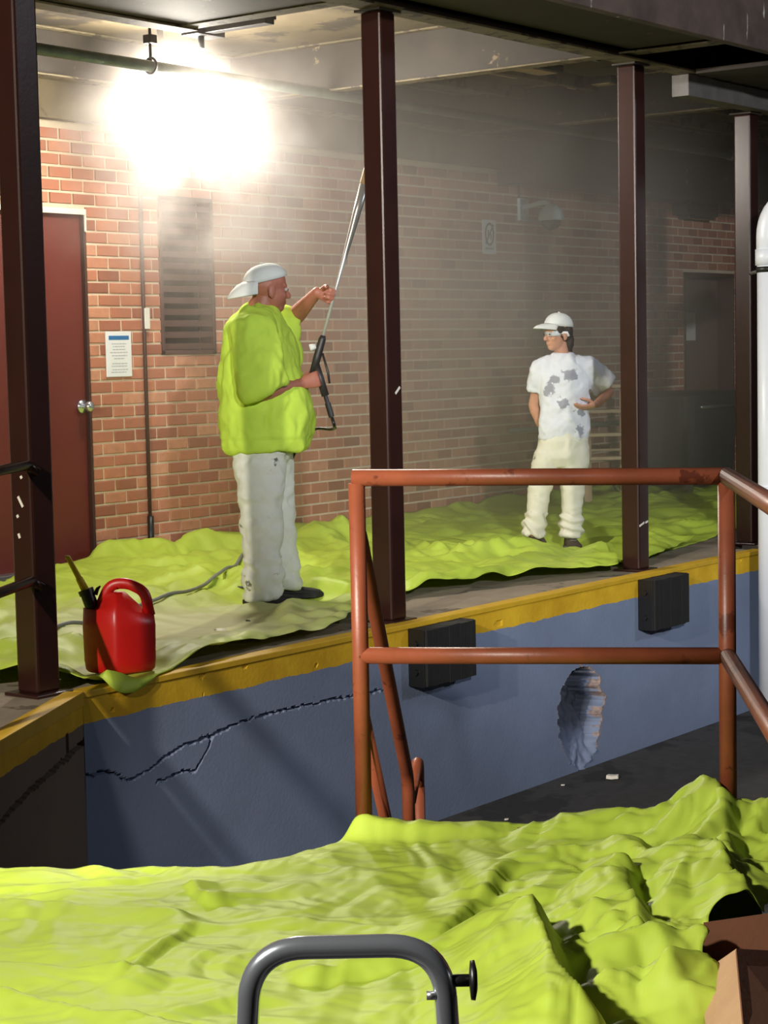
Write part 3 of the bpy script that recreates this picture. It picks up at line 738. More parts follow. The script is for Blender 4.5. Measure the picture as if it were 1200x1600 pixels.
# -- red fuel can
fc = empty('fuel_can', (5.84, 5.93, 0.022), CAMR, 'red plastic fuel can with yellow spout on the dock edge', 'fuel can')
bm = bmesh.new()
def sq(z, rx, ry, cx=0, q=1.35, tx=0.0, tz=0.0, n=40):
    r = []
    for k in range(n):
        a = 2*pi*k/n; cc, s = cos(a), sin(a)
        x = rx*math.copysign(abs(cc)**(2/q), cc); y = ry*math.copysign(abs(s)**(2/q), s)
        r.append(Vector((cx + x, y, z + tx*x + tz*abs(x))))
    return r
ring_loft(bm, [sq(0.0, .140, .105), sq(0.012, .150, .115), sq(.05, .155, .12), sq(.20, .158, .12), sq(.265, .152, .115, tx=-.10), sq(.30, .125, .09, .002, tz=-.35, tx=-.08), sq(.335, .085, .06, 0, tz=-.45, tx=-.05), sq(.345, .04, .03, -.01)])
obj('body', bm, M_red, fc, True)
bm = bmesh.new(); hp = rounded([(-.075, 0, .29), (-.035, 0, .375), (.035, 0, .385), (.115, 0, .345), (.135, 0, .24)], 0.035, 5)
tube(bm, hp, [(.019, .024)]*len(hp), 16, up=(0, 1, 0)); obj('handle', bm, M_red, fc, True)
bm = bmesh.new(); cyl(bm, (-.11, 0, .27), (-.135, 0, .345), .03, 20); cyl(bm, (-.133, 0, .338), (-.140, 0, .358), .034, 20)
tube(bm, [(-.098, 0, .335), (-.088, .0, .36), (-.075, 0, .372)], [.010, .008, .003], 8); obj('collar', bm, M_black, fc, smooth=None)
bm = bmesh.new(); tube(bm, [(-.136, 0, .345), (-.165, 0, .405), (-.168, 0, .412), (-.212, 0, .500), (-.222, 0, .498)], [.018, .016, .013, .011, .010], 16); obj('spout', bm, M_yel, fc, True)

# -- hose over the floor
hp = smoothpath([(9.4, 8.3, 0), (9.19, 8.15, 0), (8.57, 7.74, 0), (7.79, 7.28, 0), (7.32, 7.13, 0), (6.93, 7.0, 0), (6.63, 6.95, 0), (6.39, 6.9, 0), (5.9, 6.75, 0), (5.2, 6.7, 0), (4.3, 6.9, 0)], 10)
hp = [Vector((p.x, p.y, 0.014 + max(dock_z(p.x+a, p.y+b)[2] for a in (-.03, 0, .03) for b in (-.03, 0, .03)))) for p in hp]
for _ in range(3): hp = [hp[0]] + [(hp[i-1]+hp[i]*2+hp[i+1])/4 for i in range(1, len(hp)-1)] + [hp[-1]]
bm = bmesh.new(); tube(bm, hp, 0.010, 10); tag(obj('washer_hose', bm, M_hose, None, True), 'thin grey hose running over the lime cloth behind the fuel can', 'hose')

# -- dock bumpers
def bumper(x0, w, hgt, label):
    root = empty('dock_bumper', (x0, 5.75, -0.02), 0, label, 'bumper', 'black rubber dock bumpers'); n = 9
    bm = bmesh.new(); rr = random.Random(int(x0*10))
    for i in range(n):
        a, b = w*i/n, w*(i+1)/n - 0.0006
        box(bm, (a, -0.115 - rr.uniform(0, .002), -hgt + rr.uniform(-.003, .003)), (b, 0.0, rr.uniform(-.002, .003)))
    obj('rubber_pads', bm, M_rubber, root, bevel=0.002)
    boxo('end_plate', (-0.008, -0.10, -hgt-0.002), (0.0, -0.001, 0.004), M_black, root, 0.002); boxo('end_plate', (w, -0.10, -hgt-0.002), (w+0.008, -0.001, 0.004), M_black, root, 0.002)
    for z in (-hgt*.25, -hgt*.75):
        bm = bmesh.new(); cyl(bm, (-0.010, -0.05, z), (-0.022, -0.05, z), 0.016, 8); obj('bolt', bm, M_black, root)
bumper(7.69, 0.43, 0.29, 'black rubber dock bumper seen through the guard railing, below the middle column')
bumper(10.0, 0.42, 0.30, 'black rubber dock bumper below the column right of the worker in white')

# -- white downspout at the end of the dock wall
dp = empty('downspout', (11.225, 5.47, -1.05), 0, 'thick white plastic downspout at the right edge', 'pipe')
pipe_obj('pipe', [(0, 0, 0), (0, 0, 3.05)], 0.088, M_pvc, dp, 28)
pipe_obj('elbow', rounded([(0, 0, 2.98), (0, 0, 3.26), (0.30, -0.40, 3.50)], 0.16, 8), 0.092, M_pvc, dp, 28)
for z in (2.92, 1.42): pipe_obj('coupling', [(0, 0, z), (0, 0, z+0.10)], 0.099, M_pvc, dp, 28)
pipe_obj('strap', [(0, 0, 2.895-0.02), (0, 0, 2.895+0.015)], 0.0935, M_black, dp, 28)
bm = bmesh.new(); cyl(bm, (0, 0.07, 2.89), (0.76, 0.53, 2.90), 0.012); obj('strap_arm', bm, M_steel, dp, True)

# -- overhead pipe with hanger
op = empty('overhead_pipe', (4.77, 8.1, 3.086), 0, 'long grey-green pipe hung below the canopy in front of the floodlight', 'pipe')
pipe_obj('pipe', [(0, 0, 0.02), (11.08, 0, -0.02)], 0.034, M_pipegal, op)
pipe_obj('end_cap', [(11.02, 0, -0.02), (11.14, 0, -0.02)], 0.045, M_steel, op)
pipe_obj('hanger_rod', [(3.62, 0, 0.04), (3.62, 0, 0.335)], 0.009, M_beam, op, 8)
pipe_obj('hanger_ring', [(3.62, 0.046*sin(a), 0.046*cos(a)+0.01) for a in [i*2*pi/16 for i in range(17)]], 0.008, M_beam, op, 8)
boxo('beam_clamp', (3.59, -0.03, 0.14), (3.65, 0.03, 0.19), M_beam, op)
pipe_obj('hanger_rod', [(8.3, 0, 0.03), (8.3, 0, 0.335)], 0.009, M_beam, op, 8)

# -- wall conduit
cd = empty('conduit', (9.315, WY-0.022, 0), 0, 'thin brown conduit running up the brick wall between notice and louver', 'pipe')
pipe_obj('pipe', [(0, 0, 0.15), (0, 0, 3.05)], 0.013, M_frame, cd, 10)
pipe_obj('sleeve', [(0, -0.004, 0.0), (0, -0.004, 0.30)], 0.022, M_black, cd, 12)
boxo('clip', (-0.006, -0.015, 1.56), (0.045, 0.018, 1.70), M_white, cd, 0.004)

# -- notices
n1 = empty('notice_board', (8.965, WY-0.012, 1.245), 0, 'white wall notice with a blue heading between door and conduit', 'sign')
boxo('board', (0, 0, 0), (0.235, 0.010, 0.30), M_sign, n1, 0.004)
boxo('heading_band', (0.025, -0.002, 0.245), (0.21, 0.002, 0.272), M_blue, n1, 0.0005)
bm = bmesh.new(); rr = random.Random(3)
for i, (z, a, b) in enumerate(((.215, .05, .185), (.197, .06, .17), (.178, .06, .175), (.158, .035, .20), (.138, .05, .19), (.118, .07, .165), (.085, .05, .19), (.068, .045, .19), (.045, .05, .195), (.028, .04, .18))):
    x = a
    while x < b:
        w = rr.uniform(.012, .03); box(bm, (x, -0.0012, z), (min(b, x+w), 0.0006, z+0.0065)); x += w+0.005
tag(obj('print_lines', bm, M_signgrey, n1), kind='stuff')
n2 = empty('wall_sign', (13.372, WY-0.008, 2.172), 0, 'small pale wall sign with a dark crossed-out oval, under the ceiling camera', 'sign')
boxo('plate', (0, 0, 0), (0.20, 0.007, 0.285), M_sign, n2, 0.003)
def ringo(name, cx, cz, rx, rz, th, mat, parent):
    bm = bmesh.new(); n = 32; v = []
    for k in range(n):
        a = 2*pi*k/n; v.append([bm.verts.new((cx+(rx+d)*cos(a), y, cz+(rz+d)*sin(a))) for d, y in ((-th, -.002), (th, -.002), (th, .001), (-th, .001))])
    for k in range(n):
        p, q = v[k], v[(k+1) % n]
        for i in range(4): bm.faces.new((p[i], p[(i+1) % 4], q[(i+1) % 4], q[i]))
    return obj(name, bm, mat, parent)
ringo('ring', 0.10, 0.165, 0.058, 0.088, 0.010, M_signdark, n2)
bm = bmesh.new(); box(bm, (-.10, -.002, -.008), (.10, .001, .008), Matrix.Translation((.10, 0, .165)) @ Matrix.Rotation(-0.95, 4, 'Y')); 
box(bm, (.075, -.002, .14), (.09, .001, .20)); box(bm, (.115, -.002, .12), (.128, .001, .17))
obj('slash', bm, M_signdark, n2)
bm = bmesh.new()
for i in range(6): box(bm, (.04+.021*i, -.0015, .038), (.055+.021*i, .001, .056))
obj('print_line', bm, M_signgreen, n2)

# -- dome camera
dc = empty('dome_camera', (13.98, WY, 2.49), 0, 'pale dome security camera on a wall bracket above the worker in white', 'camera')
boxo('wall_plate', (-0.07, -0.03, -0.02), (0.07, 0.0, 0.17), M_camwhite, dc, 0.006)
pipe_obj('arm', rounded([(0, -0.02, 0.09), (0, -0.26, 0.13), (0, -0.30, 0.07)], 0.05), 0.022, M_camwhite, dc, 14)
bm = bmesh.new(); hrings(bm, [(0, -.30, -.035, .105, .105), (0, -.30, -.02, .112, .112), (0, -.30, .045, .098, .098), (0, -.30, .085, .055, .055), (0, -.30, .105, .028, .028)]); obj('housing', bm, M_camwhite, dc, True)
bm = bmesh.new(); hrings(bm, [(0, -.30, -.035, .088, .088), (0, -.30, -.07, .080, .080), (0, -.30, -.10, .055, .055), (0, -.30, -.115, .02, .02)]); obj('dome', bm, M_dome, dc, True)
pipe_obj('cable', [(-.055, -0.012, .17), (-.055, -.012, .34)], .008, M_beam, dc, 8)

# -- dark unlit wall light over the far door
wl = empty('wall_light', (16.96, WY, 2.60), 0, 'dark unlit box light on the brick above the far door', 'light')
boxo('housing', (-.33, -.16, .03), (.33, 0, .14), M_beam, wl, 0.01)
boxo('lens', (-.24, -.14, 0.0), (.24, -.02, .032), M_dome, wl, 0.004)
boxo('sensor', (-.10, -.06, .14), (-.04, 0, .22), M_camwhite, wl, 0.004)

# -- unlit ceiling troffers and small bracket
for (x, y, lab) in ((11.75, 7.75, 'unlit pale ceiling light left of the column beside the worker in white'), (13.1, 7.75, 'unlit pale ceiling light behind the column beside the worker in white')):
    t = empty('ceiling_light', (x, y, 3.42), 0, lab, 'light', 'unlit ceiling lights')
    boxo('housing', (-.34, -.22, -.05), (.34, .22, 0), M_beam, t, 0.004)
    boxo('diffuser', (-.31, -.19, -.058), (.31, .19, -.045), M_wood, t, 0.003)
br = empty('pipe_bracket', (8.75, 7.75, 3.36), 0, 'small black bracket under the soffit right of the floodlight', 'bracket')
boxo('bar', (-.04, -.28, -.05), (.04, .38, -.01), M_black, br); boxo('foot', (-.10, .20, -.06), (.14, .34, .0), M_black, br); boxo('foot', (-.05, -.28, -.02), (.06, -.16, .06), M_black, br)
pipe_obj('stud', [(0, .27, -.13), (0, .27, 0)], .02, M_black, br, 10)
for i, (x, y) in enumerate(((10.4, 8.05), (10.7, 8.0), (10.9, 6.75), (11.2, 6.72))):
    b = bmesh.new(); cyl(b, (x, y, 3.30), (x, y, 3.42), .008, 8); box(b, (x-.03, y-.012, 3.27), (x+.03, y+.012, 3.31))
    tag(obj('ceiling_clip', b, M_steel), ['small clip under the soffit left of the middle column, nearer the light', 'small clip under the soffit nearest the middle column', 'small clip under the soffit near the right column, left one', 'small clip under the soffit near the right column, right one'][i], 'clip', 'small clips under the soffit')

# -- wall rail, curb line and bin at the far right
bm = bmesh.new(); cyl(bm, (13.6, WY-.10, .68), (18.6, WY-.10, .68), .02)
wrl = tag(obj('wall_rail', bm, M_pipegal, None, True), 'thin grey rail along the brick wall behind the stepladder', 'rail')
for x in (14.2, 15.9, 17.9):
    bm = bmesh.new(); cyl(bm, (x, WY-.10, .68), (x, WY, .68), .015, 10); obj('bracket', bm, M_pipegal, wrl, True)
boxo('baseboard_back', (9.0, WY-.02, 0.0), (20.4, WY+.002, .05), M_flange)
tag(bpy.data.objects['baseboard_back'], 'pale strip at the foot of the brick wall', 'baseboard', kind='structure')
bn = empty('storage_bin', (15.75, 8.55, 0.02), 0, 'dark grey wheeled storage bin in front of the far door', 'bin')
bm = bmesh.new(); hrings(bm, [(0, 0, .12, .46, .30), (0, 0, .5, .49, .33), (0, 0, .86, .52, .36)], 32, 6); obj('body', bm, M_bin, bn, bevel=0.004)
bm = bmesh.new(); hrings(bm, [(0, 0, .86, .55, .38), (0, 0, .90, .55, .38), (0, 0, .93, .50, .34)], 32, 6); obj('lid', bm, M_bin, bn, bevel=0.004)
bm = bmesh.new(); cyl(bm, (-.40, -.38, .80), (.40, -.38, .80), .016); obj('handle', bm, M_steel, bn, True)
for x in (-.38, .38):
    for y in (-.24, .24):
        bm = bmesh.new(); cyl(bm, (x, y-.02, .06), (x, y+.02, .06), .06, 20); cyl(bm, (x, y, .06), (x, y, .13), .015, 8); obj('caster', bm, M_steel if y < 0 else M_black, bn, smooth=None)

# -- stepladder
sl = empty('stepladder', (14.45, 8.62, 0.02), CAMR+0.15, 'pale wooden stepladder behind the worker in white', 'ladder')
for s in (-1, 1):
    bm = bmesh.new(); tube(bm, [(s*.24, -.30, 0), (s*.17, 0.0, 1.02)], [(.035, .016)]*2, 4); obj('rail', bm, M_wood, sl)
    bm = bmesh.new(); tube(bm, [(s*.23, .30, 0), (s*.16, .03, 1.0)], [(.022, .014)]*2, 4); obj('rear_leg', bm, M_wood, sl)
for i in range(4):
    z = .20+.20*i; w = .24-.07*z/1.02; y = -.30+.30*z/1.02
    boxo('tread', (-w, y-.06, z-.014), (w, y+.07, z+.014), M_wood, sl)
boxo('top_cap', (-.20, -.09, 1.0), (.20, .10, 1.03), M_wood, sl)
bm = bmesh.new(); cyl(bm, (-.2, .18, .45), (.2, .18, .45), .012, 8); obj('brace', bm, M_wood, sl)

# -- floodlight on the wall (the lamp that is on)
fl = empty('floodlight', (8.85, 8.36, 2.94), 0, 'glaring white floodlight under the canopy, wrapped in mist', 'light')
MF = Matrix.Rotation(radians(-24), 4, 'X')
bm = bmesh.new(); box(bm, (-.19, -.045, -.14), (.19, .07, .14), MF); obj('housing', bm, M_camwhite, fl, bevel=0.01)
k = NT('lit_lamp_glass'); k.b.inputs['Emission Color'].default_value = (1.0, 0.93, 0.82, 1); k.b.inputs['Emission Strength'].default_value = 150.0
bm = bmesh.new(); box(bm, (-.17, -.053, -.12), (.17, -.046, .12), MF); obj('lens', bm, k.m, fl)
bm = bmesh.new(); cyl(bm, (0, .05, .08), (0, .10, .48), .02); obj('arm', bm, M_beam, fl, True)
light('floodlight_beam', 'POINT', (8.74, 8.20, 2.93), None, 330, (1.0, 0.91, 0.79), 0.13)

# -- little paint flakes and rubble
FL = [((6.92, 6.33, .03), .055, 'pale paint chip on the dusty cloth behind the fuel can', M_white), ((7.24, 6.43, .03), .03, 'dark chip on the dusty cloth left of the worker in neon', M_black), ((6.57, 6.13, .03), .02, 'dark crumb on the dusty cloth near the dock edge', M_black),
      ((9.22, 5.48, -1.045), .10, 'largest pale flake on the asphalt under the broken hole', M_paper), ((8.92, 5.62, -1.045), .03, 'small white flake on the asphalt left of the hole', M_white), ((8.10, 5.45, -1.045), .03, 'white flake on the asphalt beside the stair handrail, right one', M_white), ((7.95, 5.5, -1.045), .025, 'white flake on the asphalt beside the stair handrail, left one', M_white), ((10.55, 4.95, -1.045), .10, 'pale flake on the asphalt right of the railing post', M_paper)]
for (p, sz, lab, m) in FL:
    bm = bmesh.new(); rr = random.Random(int(p[0]*100)); n = 6
    top = [bm.verts.new((sz*.5*rr.uniform(.7, 1.1)*cos(2*pi*i/n), sz*.28*rr.uniform(.7, 1.1)*sin(2*pi*i/n), sz*.14+rr.uniform(0, sz*.06))) for i in range(n)]
    bot = [bm.verts.new((v.co.x*1.05, v.co.y*1.05, 0)) for v in top]
    bm.faces.new(top); bm.faces.new(bot[::-1])
    for i in range(n): bm.faces.new((bot[i], bot[(i+1) % n], top[(i+1) % n], top[i]))
    o = obj('paint_chip', bm, m); o.location = p; o.rotation_euler = (0, 0, rr.uniform(-.6, .6)+CAMR); tag(o, lab, 'debris', 'loose chips and flakes')

# ================================================================== PEOPLE
def hand(bm, K, d, s, p, sc=1.0, curl=(0.95, 1.25, 0.8), thumb=0.9):
    """K: knuckle centre, d: forward along the back of the hand, s: towards the index side, p: palm side"""
    d, s, p = Vector(d).normalized(), Vector(s).normalized(), Vector(p).normalized()
    Wr = K - d*0.095*sc
    rings = []
    for t, hw, th in ((0.0, .027, .021), (.25, .030, .019), (.55, .037, .016), (.85, .041, .0145), (1.02, .040, .012)):
        c = Wr + d*(0.095*sc*t)
        rings.append([c + s*(hw*sc*cos(2*pi*k/14)) + p*(th*sc*sin(2*pi*k/14)) for k in range(14)])
    ring_loft(bm, rings)
    for off, ln, r in ((.031, .074, .0090), (.0105, .083, .0094), (-.0105, .077, .0090), (-.031, .060, .0080)):
        q = K + s*(off*sc) - d*.008*sc; a = 0; pts = [q.copy()]; rad = [r*sc*1.1]
        for f, b, rr in ((.46, curl[0], 1.0), (.30, curl[1], .95), (.24, curl[2], .82)):
            a += b; q = q + (d*cos(a) + p*sin(a))*(ln*f*sc); pts.append(q.copy()); rad.append(r*rr*sc)
        tube(bm, pts, rad, 10); ell(bm, pts[-1], (rad[-1],)*3, seg=8)
    q = Wr + s*(.024*sc) + d*(.028*sc) + p*(.006*sc); pts = [q.copy()]; rad = [.013*sc]
    for dv, ln, r in ((s*.35 + d*.6 + p*.6, .042, .0115), (d*.7 + p*thumb + s*.05, .034, .0100), (d*.35 + p*thumb*1.1 - s*.25, .026, .0085)):
        q = q + dv.normalized()*(ln*sc); pts.append(q.copy()); rad.append(r*sc)
    tube(bm, pts, rad, 10); ell(bm, pts[-1], (rad[-1],)*3, seg=8)
    return Wr
def head(bm, c, R, sc=1.0, jaw=1.0):
    """c: centre of the skull, R: 3x3 with columns forward, left, up"""
    def P(f, l, u): return c + R @ Vector((f, l, u))*sc
    ell(bm, P(-.012, 0, .030), (.098*sc, .077*sc, .092*sc), R)
    ell(bm, P(.022, 0, -.035), (.068*sc, .064*sc*jaw, .078*sc), R)
    ell(bm, P(.050, 0, -.088), (.034*sc, .034*sc*jaw, .027*sc), R)          # chin
    ell(bm, P(.066, 0, .018), (.026*sc, .052*sc, .018*sc), R)               # brow
    ell(bm, P(.058, .034, -.030), (.024*sc, .024*sc, .022*sc), R); ell(bm, P(.058, -.034, -.030), (.024*sc, .024*sc, .022*sc), R)
    tube(bm, [P(.076, 0, .012), P(.092, 0, -.010), P(.108, 0, -.030)], [.008*sc, .011*sc, .014*sc], 10); ell(bm, P(.102, 0, -.032), (.016*sc, .018*sc, .012*sc), R)
    ell(bm, P(.082, 0, -.060), (.012*sc, .024*sc, .006*sc), R); ell(bm, P(.079, 0, -.071), (.012*sc, .021*sc, .007*sc), R)
    for s in (1, -1):
        ell(bm, P(-.008, s*.079, -.016), (.020*sc, .008*sc, .033*sc), R); ell(bm, P(-.004, s*.077, -.040), (.010*sc, .008*sc, .012*sc), R)
def frame(fwd, up=(0, 0, 1)):
    f = Vector(fwd).normalized(); l = Vector(up).cross(f).normalized(); u = f.cross(l)
    return Matrix((f, l, u)).transposed()
def eyes(c, R, sc, root):
    for s in (1, -1):
        bm = bmesh.new(); ell(bm, c + R @ Vector((.079, s*.032, .000))*sc, (.0105*sc,)*3, seg=12); obj('eye', bm, M_eye, root, True)
        bm = bmesh.new(); ell(bm, c + R @ Vector((.0895, s*.032, .000))*sc, (.0035*sc, .0055*sc, .0055*sc), R, seg=10); obj('pupil', bm, M_black, root, True)
def cap(name, c, R, sc, mat, root, billdir=1, bill_drop=.03, tall=.098):
    bm = bmesh.new(); n = 30; rings = []
    for t in (0, .18, .36, .54, .72, .86, .96, 1.0):
        a = t*pi/2; rr = max(.02, cos(a)**0.85); z = sin(a)*tall
        rings.append([c + R @ Vector((-.008 + .112*rr*cos(2*pi*k/n), .092*rr*sin(2*pi*k/n), .032 + z))*sc for k in range(n)])
    ring_loft(bm, rings); ell(bm, c + R @ Vector((-.008, 0, .033+tall))*sc, (.010*sc, .010*sc, .006*sc), R, 10)
    o = obj(name, bm, mat, root, True)
    bm = bmesh.new(); n = 14; top, bot = [], []
    for r0, dz in ((.88, 0.004), (1.28, -.006), (1.60, -bill_drop*.5), (1.86, -bill_drop)):
        ra, rb = [], []
        for k in range(n+1):
            a = -1.0 + 2.0*k/n; f = r0 if r0 < 1 else 0.95 + (r0-0.95)*max(0.05, cos(a*1.36))**0.6
            x = -.008 + billdir*.112*f*cos(a); y = .092*min(f, 1.12)*sin(a); z = .046 + dz + .018*(cos(a)-1)
            ra.append(bm.verts.new(c + R @ Vector((x, y, z+.004))*sc)); rb.append(bm.verts.new(c + R @ Vector((x, y, z-.003))*sc))
        top.append(ra); bot.append(rb)
    for A, flip in ((top, 0), (bot, 1)):
        for a, b in zip(A, A[1:]):
            for i in range(n): bm.faces.new((a[i], a[i+1], b[i+1], b[i]) if not flip else (a[i], b[i], b[i+1], a[i+1]))
    for i in range(n): bm.faces.new((top[-1][i], top[-1][i+1], bot[-1][i+1], bot[-1][i])); bm.faces.new((top[0][i], bot[0][i], bot[0][i+1], top[0][i+1]))
    for k in (0, n):
        for a, b, e, g in zip(top, top[1:], bot, bot[1:]): bm.faces.new((a[k], b[k], g[k], e[k]))
    obj('bill', bm, mat, o, True)
    return o
def shoe(root, heel, d, ln, w, h, mat, ank):
    d = Vector(d).normalized(); s = Vector((-d.y, d.x, 0)); heel = Vector(heel); bm = bmesh.new(); rings = []
    for t, ww, hh in ((0, .55, .62), (.06, .8, .85), (.25, .86, .95), (.42, .86, .82), (.62, 1.0, .60), (.82, .98, .50), (.94, .72, .40), (1.0, .35, .24)):
        c = heel + d*(ln*t); W2 = w*.5*ww; H = h*hh
        rings.append([c + s*(W2*cos(a)*(1 if sin(a) < 0 else (0.94 if t > .3 else .9))) + Vector((0, 0, max(.002, H*.5 + H*.5*math.copysign(abs(sin(a))**.6, sin(a))))) for a in [2*pi*k/18 for k in range(18)]])
    ring_loft(bm, rings); tube(bm, [heel + d*(ln*.22) + Vector((0, 0, h*.6)), Vector(ank)], [w*.42, w*.40], 14)
    o = obj('shoe', bm, mat, root, True)
    bm = bmesh.new(); pr = [heel + d*(ln*t) + s*(w*.5*ww*sd) for sd, seq in ((1, ((-.02, .5), (.1, .9), (.35, .9), (.62, 1.06), (.85, 1.0), (1.0, .5))), (-1, ((1.0, .5), (.85, 1.0), (.62, 1.06), (.35, .9), (.1, .9), (-.02, .5)))) for t, ww in seq]
    prism(bm, [(q.x, q.y) for q in pr], heel.z, heel.z + .022); obj('sole', bm, M_sole if mat is M_boot else M_shoe, o)
    for i in range(3):
        bm = bmesh.new(); c = heel + d*(ln*(.40+.09*i)) + Vector((0, 0, h*(.93-.13*i))); cyl(bm, c - s*(w*.22), c + s*(w*.22), .004, 6); obj('lace', bm, M_sole, o)
    return o
def fold(sc, amp, seed, stretch=(1, 1, 1)):
    def f(c):
        v = (c.x*sc*stretch[0], c.y*sc*stretch[1], c.z*sc*stretch[2])
        w = Vector(v) + Vector((noise.noise(v), noise.noise((v[1], v[2], v[0]+seed)), 0))*0.6
        return amp*((1-abs(noise.noise(w + Vector((seed, 0, 0))))*2)*0.7 + 0.5*noise.noise(w*2.1))
    return f

# ---------------------------------------------------------------- worker in neon
man = empty('person', (7.96, 6.86, 0.025), CAMR, 'worker in neon yellow tee and backwards white cap aiming a spray lance upward', 'person')
LAX = Vector((.288, -.03, .956)).normalized()                # axis of the lance
GP = Vector((.262, -.03, 1.33))                              # where the lance leaves the gun
lp = lambda t: GP + LAX*t
KL = lp(.335)                                                # held by the left hand here
dl = Vector((.9, -.42, .1)); dl = (dl - LAX*dl.dot(LAX)).normalized(); pl = dl.cross(LAX).normalized()
KLc = KL - dl*.014 - pl*.026
GAX = Vector((-.26, .0, .965)).normalized()                  # gun grip
KR0 = Vector((.275, -.035, 1.215))
dr = Vector((.95, .25, .2)); dr = (dr - GAX*dr.dot(GAX)).normalized(); prr = GAX.cross(dr).normalized()
KRc = KR0 - dr*.016 - prr*.028
bm = bmesh.new()
hc = Vector((.005, 0, 1.705)); HR = frame((1, .38, -.08))
head(bm, hc, HR, 1.10, 1.1)
tube(bm, [(-.075, 0, 1.46), (-.045, 0, 1.56), (-.015, 0, 1.66)], [(.085, .085), (.070, .070), (.068, .066)], 18)
ell(bm, (-.075, 0, 1.60), (.035, .055, .06))                                             # thick nape
wl_ = hand(bm, KLc, dl, LAX, pl, 1.12); wr_ = hand(bm, KRc, dr, GAX, prr, 1.12)
shr, elr = Vector((-.075, -.225, 1.50)), Vector((-.035, -.285, 1.150)); shl, ell_ = Vector((-.02, .215, 1.51)), Vector((.100, .29, 1.525))
tube(bm, [shr, shr.lerp(elr, .5), elr], [.064, .056, .046], 14); ell(bm, elr, (.047,)*3)
tube(bm, [elr, elr.lerp(wr_, .3), elr.lerp(wr_, .75), wr_], [.046, .050, .036, .030], 14); ell(bm, wr_, (.03,)*3)
tube(bm, [shl, shl.lerp(ell_, .5), ell_], [.064, .056, .047], 14); ell(bm, ell_, (.047,)*3)
tube(bm, [ell_, ell_.lerp(wl_, .3), ell_.lerp(wl_, .75), wl_], [.047, .051, .037, .030], 14); ell(bm, wl_, (.03,)*3)
hrings(bm, [(-.03, 0, .90, .15, .17), (-.02, 0, 1.1, .16, .18), (-.05, 0, 1.4, .13, .19), (-.06, 0, 1.54, .08, .12)])   # trunk inside the shirt
for s, x in ((-1, -.04), (1, .03)): tube(bm, [(x*.5, s*.09, .95), (x, s*.10, .5), (x-.01, s*.10, .08)], [.085, .06, .04], 12)
fuse('body', bm, 0.006, M_skin2, man, 2)
eyes(hc, HR, 1.10, man)
# tee: boxy, loose, pushed out by the belly
bm = bmesh.new()
hrings(bm, [(-.022, 0, .830, .205, .225), (-.024, 0, .84, .228, .238), (-.022, 0, .90, .236, .245), (-.026, 0, 1.02, .240, .248), (-.036, 0, 1.12, .228, .240), (-.045, 0, 1.24, .212, .236), (-.055, 0, 1.36, .195, .232), (-.064, 0, 1.45, .170, .228), (-.068, 0, 1.52, .135, .205), (-.062, 0, 1.572, .100, .140), (-.056, 0, 1.600, .082, .085)], 36, 2.3)
tube(bm, [(-.07, -.15, 1.51), (-.066, -.235, 1.47), (-.050, -.295, 1.33), (-.015, -.300, 1.165), (-.008, -.300, 1.150)], [(.10, .10), (.112, .098), (.122, .085), (.128, .085), (.118, .075)], 20, up=(1, 0, 0))
tube(bm, [(-.06, .14, 1.50), (-.01, .215, 1.50), (.055, .250, 1.495), (.085, .275, 1.49), (.09, .278, 1.49)], [(.105, .10), (.108, .105), (.110, .115), (.112, .125), (.10, .11)], 20, up=(0, 0, 1))
ell(bm, (.04, .20, 1.36), (.11, .08, .15))
shirt = fuse('shirt', bm, 0.011, M_neon, man, 5, lambda c: fold(5.0, .032, 3, (1, 1, .6))(c) + fold(13, .009, 9, (1, 1, .8))(c) + (-.006 if c.z < .9 else 0))
# trousers
bm = bmesh.new()
hrings(bm, [(-.06, 0, .70, .10, .12), (-.058, 0, .78, .145, .185), (-.055, 0, .86, .160, .20), (-.05, 0, .98, .165, .205), (-.05, 0, 1.02, .15, .19)], 30, 2.2)
tube(bm, [(-.062, -.095, .86), (-.062, -.105, .68), (-.060, -.105, .46), (-.058, -.105, .26), (-.060, -.105, .10), (-.055, -.105, .030)], [(.135, .105), (.128, .100), (.108, .088), (.096, .082), (.098, .082), (.102, .084)], 22, up=(1, 0, 0))
tube(bm, [(-.035, .095, .86), (-.012, .10, .68), (.006, .10, .46), (.020, .10, .26), (.030, .10, .12), (.038, .10, .055)], [(.128, .105), (.118, .098), (.100, .086), (.090, .080), (.090, .080), (.094, .080)], 22, up=(1, 0, 0))
fuse('trousers', bm, 0.011, M_pants, man, 4, lambda c: (fold(6.5, .019, 8, (1, 1, 1.3))(c) + fold(16, .006, 5)(c))*(1.5 if c.z < .25 else 1))
shoe(man, (-.165, -.105, .0), (1, -.06, 0), .305, .108, .085, M_shoe, (-.065, -.105, .13))
shoe(man, (-.045, .105, .0), (1, .12, 0), .305, .108, .095, M_shoe, (.035, .10, .15))
CR_ = HR @ Matrix.Rotation(radians(-17), 3, 'Y')
cap('cap', hc + Vector((.0, 0, .010)), CR_, 1.12, M_cap, man, -1, .055, .082)

